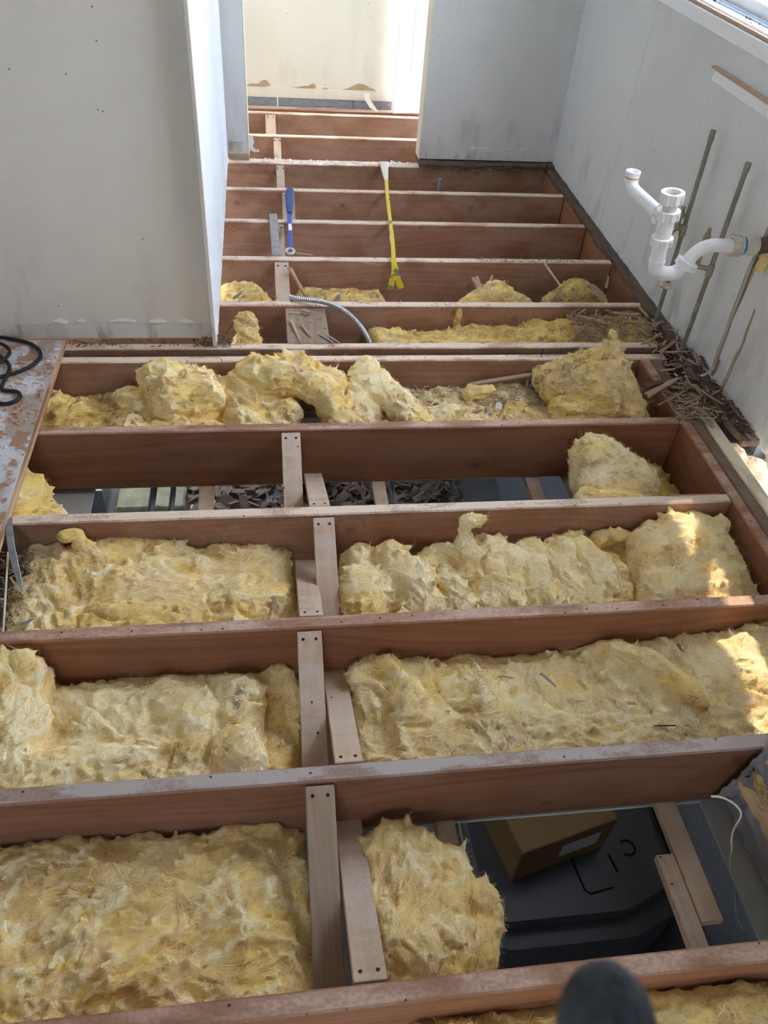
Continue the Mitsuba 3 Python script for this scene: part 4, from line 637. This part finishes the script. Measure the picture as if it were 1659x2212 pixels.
# ---------------------------------------------------------------- splinters and chips
spl = [(1.295,2.213,0.030,1.477,2.330,0.030,0.023,"o","r"),(1.322,2.293,0.012,1.449,2.335,0.018,0.030,"d","r"),(1.299,2.272,0.010,1.406,2.276,-0.090,0.018,"d","r"),(1.417,2.383,0.020,1.488,2.400,0.020,0.012,"o","r"),(1.433,2.283,0.015,1.512,2.288,0.010,0.014,"o","r"),(1.483,2.295,0.030,1.555,2.147,0.035,0.010,"o","r"),(1.480,2.264,-0.010,1.564,2.255,-0.010,0.028,"o","r"),(1.427,2.113,0.020,1.467,2.141,0.020,0.014,"o","r"),(1.448,2.143,0.030,1.491,2.118,0.015,0.016,"o","r"),(1.530,2.302,0.050,1.576,2.323,0.050,0.012,"w","r"),(1.521,2.395,0.030,1.538,2.316,0.020,0.026,"d","r"),(1.598,2.335,0.030,1.590,2.318,0.110,0.014,"o","r"),(1.449,2.490,0.030,1.555,2.572,0.040,0.015,"o","r"),(1.415,2.557,0.030,1.522,2.638,0.030,0.019,"o","r"),(1.481,2.500,0.030,1.582,2.501,0.030,0.008,"o","r"),(1.578,2.460,0.050,1.575,2.402,0.030,0.015,"o","r"),(1.536,2.435,0.040,1.560,2.394,0.040,0.013,"o","r"),(1.326,2.170,0.020,1.423,2.220,0.030,0.005,"p","r"),(1.405,2.210,0.030,1.456,2.240,0.030,0.008,"o","r"),(1.545,2.217,0.030,1.575,2.218,0.050,0.005,"o","r"),(1.582,2.214,0.050,1.584,2.170,0.030,0.010,"p","r"),(1.514,2.194,0.000,1.514,2.198,0.030,0.007,"o","r"),(1.549,2.157,-0.040,1.541,2.154,0.000,0.018,"d","r"),(1.383,2.120,0.004,1.404,2.104,0.004,0.006,"o","r"),(1.575,2.265,0.030,1.599,2.244,0.030,0.012,"d","r"),(1.575,2.018,0.020,1.573,1.933,0.030,0.008,"o","r"),(1.577,2.022,0.040,1.608,2.030,0.040,0.005,"o","r"),(1.584,2.156,0.030,1.582,2.053,0.035,0.015,"d","r"),(1.592,2.437,0.050,1.590,2.364,0.040,0.018,"d","r"),(1.507,2.403,0.030,1.559,2.401,0.040,0.011,"d","r"),(1.259,2.869,-0.020,1.380,2.773,-0.010,0.024,"w","r"),(1.387,2.856,0.000,1.507,2.815,0.010,0.021,"o","r"),(1.493,2.839,0.040,1.533,2.798,0.010,0.016,"w","r"),(1.191,2.817,-0.030,1.360,2.788,-0.020,0.010,"d","r"),(1.419,2.808,-0.010,1.519,2.764,0.000,0.017,"o","r"),(1.477,2.671,0.020,1.572,2.754,0.020,0.017,"o","r"),(0.874,3.148,0.010,0.897,3.105,-0.030,0.031,"o","b"),(0.940,3.125,-0.030,0.955,3.153,0.020,0.015,"o","b"),(1.228,3.314,0.004,1.278,3.100,-0.040,0.011,"w","b"),(1.354,3.041,0.030,1.406,2.968,0.000,0.045,"o","b"),(1.189,3.019,-0.030,1.225,3.051,-0.010,0.014,"p","b"),(1.214,3.004,-0.020,1.229,3.041,0.010,0.016,"p","b"),(1.441,3.063,0.000,1.450,3.090,0.050,0.013,"o","b"),(0.706,2.439,-0.070,1.030,2.465,-0.030,0.017,"o","h"),(0.565,2.313,-0.060,0.670,2.235,-0.070,0.015,"k","h"),(0.682,2.344,-0.090,0.929,2.381,-0.085,0.005,"o","h"),(0.586,2.245,-0.080,0.742,2.298,-0.080,0.018,"p","h"),(0.945,2.447,-0.090,0.953,2.469,-0.060,0.012,"o","h"),(0.950,2.436,-0.080,1.002,2.476,-0.060,0.014,"g","h"),(0.997,2.488,-0.080,1.091,2.440,-0.075,0.024,"g","h"),(1.088,2.340,-0.050,1.179,2.331,-0.040,0.006,"w","h"),(0.760,2.311,-0.080,0.764,2.273,-0.085,0.012,"g","h"),(1.132,2.442,0.030,1.203,2.418,0.040,0.008,"g","h"),(0.078,2.795,0.005,0.109,2.614,0.005,0.017,"p","w"),(0.115,2.751,0.006,0.148,2.656,0.004,0.012,"p","w"),(0.183,2.680,0.004,0.232,2.605,0.010,0.012,"g","w"),(0.194,2.682,0.012,0.256,2.598,0.012,0.007,"p","w"),(0.124,2.861,0.008,0.160,2.833,0.008,0.019,"o","w"),(0.061,2.847,0.003,0.124,2.845,0.003,0.003,"w","w"),(0.179,2.795,0.003,0.210,2.836,0.004,0.006,"o","w"),(0.057,2.642,0.003,0.090,2.662,0.003,0.008,"g","w"),(0.086,3.246,0.000,0.154,3.166,-0.100,0.024,"p","b"),(-0.146,2.987,-0.010,-0.105,2.981,0.020,0.016,"g","b"),(-0.192,2.800,-0.090,-0.136,2.787,0.000,0.015,"k","b"),(0.263,3.009,-0.030,0.286,3.014,-0.010,0.022,"g","b"),(0.311,3.041,-0.020,0.327,3.035,0.000,0.006,"k","b"),(0.119,3.369,0.006,0.196,3.348,0.006,0.007,"p","b"),(0.401,3.297,0.000,0.487,3.262,0.003,0.011,"p","b"),(-0.601,1.604,-0.075,-0.587,1.640,-0.040,0.013,"p","n"),(-0.011,1.408,-0.100,-0.014,1.504,-0.110,0.011,"o","n"),(0.495,1.191,-0.100,0.509,1.231,-0.100,0.010,"o","n"),(0.655,1.169,-0.095,0.688,1.126,-0.100,0.008,"g","n"),(0.545,1.170,-0.100,0.585,1.160,-0.100,0.004,"o","n"),(0.487,1.111,-0.100,0.535,1.125,-0.100,0.005,"p","n"),(0.847,1.056,-0.085,0.873,1.051,-0.085,0.008,"p","n"),(1.033,1.210,-0.060,1.038,1.183,-0.060,0.008,"k","n"),(0.976,1.132,-0.080,1.002,1.096,-0.080,0.005,"k","n"),(0.531,0.979,-0.100,0.548,0.986,-0.100,0.012,"w","n"),(0.504,0.968,-0.100,0.519,0.980,-0.100,0.011,"p","n"),(-0.641,1.375,-0.050,-0.614,1.388,-0.050,0.007,"g","n"),(-0.493,1.553,-0.100,-0.485,1.563,-0.100,0.004,"k","n"),(1.183,1.722,0.001,1.358,1.722,0.001,0.005,"p","j")]
GL = {'r': ('small wood splinter in the rubble pile at the foot of the right wall', 'splinters at the right wall'), 'b': ('wood scrap lying in the dusty bays before the far joists', 'scraps in the far bays'), 'h': ('splinter lying on the flat wool batt in the heaped bay', 'splinters on the heaped bay'),
      'w': ('splinter lying on the wide greyish board', 'splinters on the wide board'), 'n': ('small splinter lying on the wool of the near bays', 'splinters on the near wool'), 'j': ('purple-brown sliver along the back of the pale-topped joist', None)}
MM = {'o': 'm_old', 'd': 'm_rot', 'p': 'm_pink', 'w': 'm_pale', 'g': 'm_galvwood', 'k': 'm_rot'}
mat('m_galvwood', wood_fn((.36, .35, .36), (.20, .19, .20), .2, (.3, .3, .3), False), .85, .1)
SL = {0: 'thick weathered board end lying across the trimmer pair beside the wool flap', 1: 'wide dark board scrap lying under the thick weathered board end', 2: 'dark splinter sloping from the rubble down into the heaped wool bay', 3: 'reddish-brown splinter across the far end of the trimmer pair', 4: 'short straight lath lying level in the middle of the rubble pile', 5: 'longest thin lath lying diagonally across the rubble at the right wall', 6: 'broad brown sawn block end in the rubble beside the dusty trimmer', 7: 'small squarish chip at the near end of the rubble', 8: 'flat brown splinter beside the small squarish chip in the rubble', 9: 'pale curled flake at the foot of the right wall', 10: 'wide dark flake hanging over the black hole in the rubble', 11: 'dark splinter standing upright against the foot of the right wall', 12: 'splinter across the close pair of joists, right of the wool flap', 13: 'broad splinter lying at the foot of the pipe behind the drain trap', 30: 'pale wide splinter on top of the long dusty batt', 31: 'brown lath on the long dusty batt nearest the right wall', 32: 'pale splinter leaning behind the right end of the long dusty batt', 33: 'thin dark splinter lying along the long dusty batt', 36: 'wide splinter standing in the wool lump below the pry bar', 37: 'narrower splinter standing right of the wide one below the pry bar', 38: 'long thin pale lath leaning from a joist top into the dusty bay', 39: 'grey board scrap lying on the wool lump nearest the right wall', 43: 'long lath leaning from the splinter-strewn batt up to the wool flap', 44: 'dark strip lying across the front left of the splinter-strewn batt', 45: 'very thin brown lath lying along the middle of the splinter-strewn batt', 46: 'pinkish flat splinter at the front left of the splinter-strewn batt', 47: 'short brown splinter standing behind the white plaster chip', 48: 'grey splinter leaning beside the short brown one behind the plaster chip', 49: 'grey board flake at the left foot of the wool flap', 53: 'largest pink splinter on the wide greyish board', 54: 'brownish-pink splinter right of the largest one on the wide board', 55: 'grey splinter at the front right of the wide greyish board', 56: 'pink splinter overhanging the front right corner of the wide board', 57: 'squarish wood chip at the back edge of the wide greyish board', 58: 'thin lath along the back edge of the wide greyish board', 61: 'tall pink splinter leaning beside the dusty bridging strip behind the conduit', 62: 'grey scrap on the dusty wool lump under the left wall edge', 63: 'dark stick leaning at the foot of the left wall corner', 64: 'grey scrap on the low dusty batt behind the conduit', 66: 'thin sliver beside the ring end of the blue tool', 67: 'thin sliver on the joist beside the pry bar', 68: 'pinkish sliver standing in the chip-strewn left batt', 69: 'sliver standing at the right end of the chip-strewn left batt', 71: 'grey sliver lying in the middle of the wide dusty batt', 75: 'dark sliver at the back right of the wide dusty batt', 77: 'pale chip at the front of the wide dusty batt'}
def splinter(L, W, th, r):
    a = [(-L / 2, -W / 2)] + jag((-L / 2 + .02 * L, -W / 2), (L / 2 - .12 * L, -W / 2 * r.uniform(.4, 1)), 5, W * .06, r) + [(L / 2, r.uniform(-.3, .3) * W)] + [(L / 2 - .18 * L * r.random() - .02 * L, r.uniform(.1, .5) * W)] + jag((L / 2 - .15 * L, W / 2 * r.uniform(.5, 1)), (-L / 2 + .03 * L, W / 2), 5, W * .06, r)
    for k in range(3): a.append((-L / 2 + r.uniform(0, .1) * L, W / 2 - W * (k + .5) / 3.5))
    g = Polygon(a).buffer(0); g = max(getattr(g, 'geoms', [g]), key=lambda q: q.area)
    m = trimesh.creation.extrude_polygon(g, th, engine='earcut'); m.apply_translation([0, 0, -th / 2]); return m
for i, (x1, y1, z1, x2, y2, z2, W, k, g) in enumerate(spl):
    a, b = np.array([x1, y1, z1]), np.array([x2, y2, z2]); L = np.linalg.norm(b - a); d = (b - a) / L; r = np.random.default_rng(900 + i)
    v_ = np.array([0, 0, 1.0]) if g != 'n' else np.array([0, -.2, 1.0]); s_ = np.cross(v_, d); s_ /= np.linalg.norm(s_); M = np.eye(4); M[:3, 0], M[:3, 1], M[:3, 2], M[:3, 3] = d, s_, np.cross(d, s_), (a + b) / 2
    if g in 'rb': M = M @ trimesh.transformations.rotation_matrix(r.normal(0, .25), [1, 0, 0])
    m = splinter(L, W, min(max(W * .3, .0015), .012), r); m, uv = local_uv(m, M, 0, 900 + i)
    one('wood_splinter', m, MM[k], SL.get(i, GL[g][0]), 'splinter', None if i in SL else GL[g][1], uv=uv)
def chips(name, label, regions, n, seed, matn='m_old', size=(.006, .03), wid=(.15, .4)):
    r = np.random.default_rng(seed); V, F = [], []; tot = sum(c[6] for c in regions) if len(regions[0]) > 6 else len(regions)
    q = np.array([[-1, -1, -1], [1, -1, -1], [1, 1, -1], [-1, 1, -1], [-1, -.6, 1], [.7, -.8, 1], [.9, .5, 1], [-.8, .8, 1]]) * .5; f = np.array([[0, 2, 1], [0, 3, 2], [4, 5, 6], [4, 6, 7], [0, 1, 5], [0, 5, 4], [1, 2, 6], [1, 6, 5], [2, 3, 7], [2, 7, 6], [3, 0, 4], [3, 4, 7]])
    for i in range(n):
        x0, x1, y0, y1, z0, z1 = regions[r.integers(len(regions))][:6]
        L = r.uniform(*size) * r.uniform(.4, 1); w_ = L * r.uniform(*wid)
        M = trimesh.transformations.euler_matrix(r.normal(0, .35), r.normal(0, .3), r.uniform(0, 6.28)); p = (q * [L, w_, min(w_ * .4, .004)]) @ M[:3, :3].T
        V.append(p + [r.uniform(x0, x1), r.uniform(y0, y1), r.uniform(z0, z1)]); F.append(f + 8 * i)
    m = trimesh.Trimesh(np.concatenate(V), np.concatenate(F), process=False)
    k = one(name, m, matn, label, 'debris', uv=wuv(m, 0, seed)); labels[k]['kind'] = 'stuff'
chips('wood_chips', 'small wood chips and sawdust scattered over the plywood at the left', [(-1.3, -.735, 1.3, 2.6, .019, .024)] * 3 + [(-1.0, -.735, 2.1, 2.5, .019, .022)], 1500, 1, 'm_pink', (.004, .022))
chips('plaster_crumbs', 'white plaster crumbs scattered over the plywood at the left', [(-1.3, -.735, 1.3, 2.6, .019, .022)], 220, 2, 'm_white', (.004, .016), (.4, .9))
chips('rubble_chips', 'dark rotten wood crumbs filling the foot of the right wall', [(1.50, 1.56, 2.1, 2.62, -.05, .005), (1.54, 1.60, 2.2, 2.62, .0, .03), (1.56, 1.60, 1.99, 2.2, .01, .035), (1.40, 1.54, 2.12, 2.3, .0, .008)], 1500, 3, 'm_rot', (.006, .028))
chips('rubble_chips', 'brown splintered crumbs on top of the rubble at the right wall', [(1.43, 1.60, 2.05, 2.75, .0, .035), (1.39, 1.50, 2.1, 2.25, .0, .01), (1.2, 1.54, 2.66, 2.88, -.03, .01)], 900, 4, 'm_old', (.008, .06), (.08, .25))
chips('wood_chips', 'shavings heaped at the left end of the upright-tuft bay', [(-.75, -.635, 1.32, 1.66, -.11, -.06)], 420, 5, 'm_old', (.006, .035), (.08, .3))
chips('wood_chips', 'dark sweepings along the joist under the left wall block', [(-.72, -.2, 2.60, 2.645, .001, .008), (-.25, -.15, 2.59, 2.66, .0, .02)], 500, 6, 'm_rot', (.004, .02))
chips('wood_chips', 'chips strewn on the splinter-strewn wool of the heaped bay', [(.5, 1.15, 2.15, 2.45, -.095, -.06)], 260, 7, 'm_old', (.006, .03))
chips('wood_chips', 'dust and chips on the wide greyish board', [(.065, .21, 2.64, 2.9, -.008, .001)], 160, 8, 'm_old', (.004, .02))
chips('wood_chips', 'crumbs and white flakes on the threshold joist of the doorway', [(-.08, .84, 4.465, 4.53, .0, .004)], 200, 9, 'm_white', (.005, .03), (.2, .6))
chips('wood_chips', 'dark crumbs under the doorway wall at the far end', [(.85, 1.58, 4.42, 4.50, .02, .034), (.85, 1.58, 4.42, 4.46, -.005, .02)], 350, 10, 'm_rot', (.005, .025))
chips('wood_chips', 'crumbs scattered on the tops of the far joists', [(-.18, 1.5, JY[k] - .017, JY[k] + .017, .0, .002) for k in '4567'] + [(-.7, 1.4, JY[k] - .017, JY[k] + .017, .0, .002) for k in ('8a', '8b')] + [(.9, 1.5, JY['6'] - .017, JY['6'] + .017, .0, .004)] * 4, 420, 11, 'm_old', (.004, .025), (.08, .3))
chips('wood_chips', 'tiny chips lying on the wide dusty wool batt', [(.2, 1.3, .92, 1.25, -.095, -.085), (.85, 1.05, .91, 1.0, -.1, -.09)], 160, 12, 'm_old', (.003, .012), (.1, .4))
chips('wood_chips', 'crumbs on the tops of the near joists', [(-.7, 1.3, JY[k] - .016, JY[k] + .016, .0, .001) for k in ('9', '10', '11', '12', '13')], 110, 13, 'm_old', (.003, .010), (.1, .4))
one('nail', tube([(.898, .995, -.098), (.952, .988, -.092)], .0016, 8), 'm_black', 'loose dark nail lying on the wide dusty wool batt', 'nail', smooth=40)
one('plaster_chip', sheet([(-.012, -.01), (.01, -.012), (.014, .004), (.004, .014), (-.01, .01)], .005, (.80, 2.30, -.065), (1, 0, 0), (0, .6, .8)), 'm_white', 'white plaster chip on the splinter-strewn wool', 'plaster chip')
# ---------------------------------------------------------------- paper-faced batt at the bottom right
t = blob('paper-faced wool batt hanging into the dark opening at the bottom right', [[(1.13, .56, -.13, .06), (1.13, .80, -.05, .06)], [(1.20, .55, -.12, .08), (1.20, .79, -.03, .06)], [(1.12, .82, -.0, .03), (1.2, .83, .01, .03)]], 281, white=.6, count=700, res=.006, dirt=.08, name='paper_faced_batt')
def crumple(o, u, v, nu, nv, seed, amp, outline=None):
    a, b = np.meshgrid(np.linspace(0, 1, nu), np.linspace(0, 1, nv), indexing='ij'); r = np.random.default_rng(seed)
    if outline is not None: a2 = a * outline(b); 
    else: a2 = a
    P = np.asarray(o) + a2[..., None] * np.asarray(u) + b[..., None] * np.asarray(v); nn = np.cross(u, v); nn /= np.linalg.norm(nn)
    f1 = np.abs(meshkit.noise(P * 24, seed) - .5) + .6 * np.abs(meshkit.noise(P * 55, seed + 1) - .5); P = P + nn * (amp * (f1 - .3))[..., None]
    I = np.arange(nu * nv).reshape(nu, nv); F = np.concatenate([np.stack([I[:-1, :-1], I[1:, :-1], I[1:, 1:]], -1).reshape(-1, 3), np.stack([I[:-1, :-1], I[1:, 1:], I[:-1, 1:]], -1).reshape(-1, 3)])
    return trimesh.Trimesh(P.reshape(-1, 3), F, process=False), np.stack([a, b], -1).reshape(-1, 2)
def print_fn(p, n, uv):
    u, v = uv.x * 3.2, uv.y * 4.5
    ring = dr.abs(dr.sqrt(dr.square((u - 1.0) * 1.1) + dr.square(v - 3.3)) - .33); k = dr.select(ring < .11, 1.0, 0.0)
    k = dr.maximum(k, dr.select((dr.abs(u - 2.1) < .13) & (dr.abs(v - 3.4) < .5), 1.0, 0.0)); k = dr.maximum(k, dr.select((dr.abs(v - 2.2) < .12) & (dr.abs(u - 1.4) < .55), 1.0, 0.0)); k = dr.maximum(k, dr.select((dr.abs(u - 1.4) < .12) & (v > 1.5) & (v < 2.2), 1.0, 0.0))
    return mix((.34, .34, .37), (.02, .02, .022), k)
mat('m_printed', print_fn, .4, .4)
m, uv = crumple((1.075, .50, -.235), (-.01, .0, .275), (.0, .355, -.0), 40, 40, 5, .03); m2, uv2 = crumple((1.02, .845, -.20), (.10, .0, -.01), (.035, -.01, .22), 30, 40, 6, .02)
put('printed_facing', m, 'm_printed', t, smooth=True, uv=uv[:, ::-1], label='grey facing printed with black letters')
put('printed_facing', m2, 'm_printed', t, smooth=True, uv=uv2, label='grey facing printed with black letters')
m, _ = crumple((1.04, .50, -.06), (.008, .02, .075), (-.075, .27, .075), 14, 50, 7, .022, lambda b: 1 - .75 * b + .1 * np.sin(b * 31)); put('torn_paper', m, 'm_kraft', t, smooth=True, label='torn brown kraft paper flap')
m, _ = crumple((1.035, .80, .045), (.09, .035, .02), (.0, -.05, .03), 24, 14, 8, .02); put('torn_paper', m, 'm_kraft', t, smooth=True, label='torn brown kraft paper flap')
one('bent_wire', tube(spline([(.862, .72, .078), (.90, .712, .07), (.932, .70, .040), (.945, .70, -.02), (.965, .70, -.10), (.985, .70, -.15), (1.0, .70, -.20), (1.06, .70, -.33), (1.118, .70, -.466), (1.257, .70, -.718)], 60), .0021, 8), 'm_hall', 'thin tan wire curving down into the dark opening', 'wire', smooth=50)
# pink wool at the broken wall foot
blob('tuft of pinkish wool lit by daylight at the broken foot of the right wall', [[(1.56, 2.02, -.10, .05), (1.60, 1.98, -.13, .05), (1.62, 1.93, -.17, .04)], [(1.63, 1.97, -.11, .04), (1.64, 1.90, -.14, .03)]], 291, white=.8, count=500, res=.006, amp=.6, matn='m_pinkwool', name='pink_insulation', dirt=.1)
# ---------------------------------------------------------------- what lies in the basement
def rprism(pts, z0, z1, rad):
    g = Polygon(pts).buffer(-rad).buffer(rad, 12); m = trimesh.creation.extrude_polygon(g, z1 - z0, engine='earcut'); m.apply_translation([0, 0, z0]); return m
t = thing('washing_machine', 'grey-white rounded appliance in the dark basement below the opening', 'appliance')
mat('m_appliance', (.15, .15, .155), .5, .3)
put('body', rprism([(.73, 1.96), (.775, 1.06), (1.37, 1.06), (1.63, 1.16), (1.63, 1.96)], -2.318, -1.77, .10), 'm_appliance', t, smooth=30)
put('lid', rprism([(.74, 1.94), (.785, 1.14), (1.345, 1.14), (1.573, 1.23), (1.573, 1.94)], -1.77, -1.70, .08), 'm_appliance', t, smooth=30)
put('lettering', sheet([(.0, .0), (.010, 0), (.010, .075), (0, .075)], .0015, (1.345, 1.29, -1.6995), (.97, .2, 0), (-.2, .97, 0)), 'm_ink', t)
a_ = np.linspace(-2.3, 2.3, 24); put('lettering', tube(np.c_[1.425 + .032 * np.cos(a_), 1.385 + .032 * np.sin(a_), np.full(24, -1.699)], .005, 8), 'm_ink', t)
put('hatch_seam', tube([(1.17, 1.37, -1.6985), (1.19, 1.23, -1.6985), (1.21, 1.214, -1.6985), (1.31, 1.23, -1.6985)], .004, 8), 'm_ink', t)
t = thing('cardboard_box', 'closed brown cardboard carton standing on the grey-white appliance', 'box')
Mb = place((1.07, 1.50, -1.70), 14)
def inbox(m): m = m.copy(); m.apply_transform(Mb); return m
put('carton', inbox(bx(-.22, .22, -.16, .16, .002, .25, .004)), 'm_card', t)
put('flap_seam', inbox(bx(-.22, .22, -.0015, .0015, .2495, .2508, .0003)), 'm_ink', t)
put('paper_label', inbox(bx(-.02, .16, -.1615, -.1598, .08, .18, .0004)), 'm_white', t, label='pale shipping label')
for i in range(4): put('print_line', inbox(bx(-.02 + .01 * i, .11 - .01 * i, .095 - .03 * i, .105 - .03 * i, .2495, .2506, .0003)), 'm_ink', t)
m = bx(-1.085, -.63, 4.2, 4.62, -2.318, -2.22, .012).subdivide_to_size(.02); v = np.asarray(m.vertices); v = v + (meshkit.fbm(v * 30, 3, 5)[:, None] - .5) * .02
one('wool_slab', trimesh.Trimesh(v, m.faces, process=False), 'm_slab' if mat('m_slab', lambda p, n, uv: mix((.42, .40, .26), (.62, .60, .44), fbm(p.x * 18, p.y * 18, p.z * 18, 3)), .95, .05) is None else '', 'greenish wool slab lying on the basement floor below the two grey pipes', 'insulation', smooth=True)
chips('floor_rubble', 'splintered rubble strewn over the basement floor under the gap', [(-.6, 1.35, 4.1, 4.9, -2.318, -2.26)], 900, 21, 'm_old', (.05, .22), (.15, .5))
blob('black plastic bag on the basement floor under the gap', [[(.18, 4.40, -2.20, .09), (.25, 4.5, -2.18, .10)]], 301, white=0, dirt=0, count=0, res=.012, amp=.8, matn='m_black', name='plastic_bag')
labels[list(k for k in labels if k.startswith('plastic_bag'))[0]]['category'] = 'bag'
t = thing('storage_crate', 'grey shallow crate on the basement floor at the left of the gap', 'crate')
put('base', bx(-1.75, -1.16, 4.25, 4.75, -2.318, -2.29, .004), 'm_galv', t)
for b in ((-1.75, -1.16, 4.25, 4.27), (-1.75, -1.16, 4.73, 4.75), (-1.75, -1.73, 4.27, 4.73), (-1.18, -1.16, 4.27, 4.73)): put('side', bx(*b, -2.29, -2.1, .003), 'm_galv', t)
m = bx(-.60, -.36, 4.15, 4.75, -2.318, -2.305, .003); one('white_sheet', m, 'm_white', 'white sheet of board on the basement floor beside the wool slab', 'board')
# ---------------------------------------------------------------- microphone in front of the lens
t = thing('microphone', 'dark grey fuzzy microphone windscreen poking up at the bottom edge, out of focus', 'microphone')
tip = np.array([.1166, .0930, 1.2452]); d = np.array([-.02, .60, .80]); d /= np.linalg.norm(d); tip = tip
prof = [(0, .0)] + [(.0185 * math.sin(a), -.026 * (1 - math.cos(a))) for a in np.linspace(.12, math.pi / 2, 14)] + [(.0188, -.05), (.0182, -.075), (.012, -.082), (0, -.083)]
m = lathe(prof[::-1], 48, tip, d).subdivide(); v = np.asarray(m.vertices); n = vnorm(v, np.asarray(m.faces)); v = v + n * ((meshkit.fbm(v * 420, 3, 3) - .5) * .0022)[:, None]
put('windscreen', trimesh.Trimesh(v, m.faces, process=False), 'm_foam', t, smooth=True)
put('handle', tube([tip - d * .08, tip - d * .20], .009, 20), 'm_black', t, smooth=40)

chips('dead_flies', 'dark dead flies and specks lying on the white window sill', [(XW + .015, XW + .085, 2.5, 3.4, 1.0435, 1.045)], 22, 31, 'm_ink', (.006, .013), (.4, .7))
one('nail', tube([(1.005, 2.522, -.01), (1.006, 2.522, .012), (1.006, 2.523, .030)], .0018, 8), 'm_black', 'nail standing upright in the front joist of the close pair', 'nail', smooth=40)
one('nail', tube([(1.545, 4.425, .0), (1.546, 4.428, .03), (1.545, 4.432, .062)], [.005, .0035, .001], 8), 'm_black', 'dark spike standing in the far corner below the doorway wall', 'nail', smooth=40)
blob('thin shred of wool stuck to the joist face behind the long dusty batt', [[(.765, 2.901, -.015, .006), (.762, 2.899, -.05, .010), (.752, 2.898, -.085, .007)]], 311, white=.3, dirt=.3, count=40, res=.004, amp=.25, name='insulation_shred')
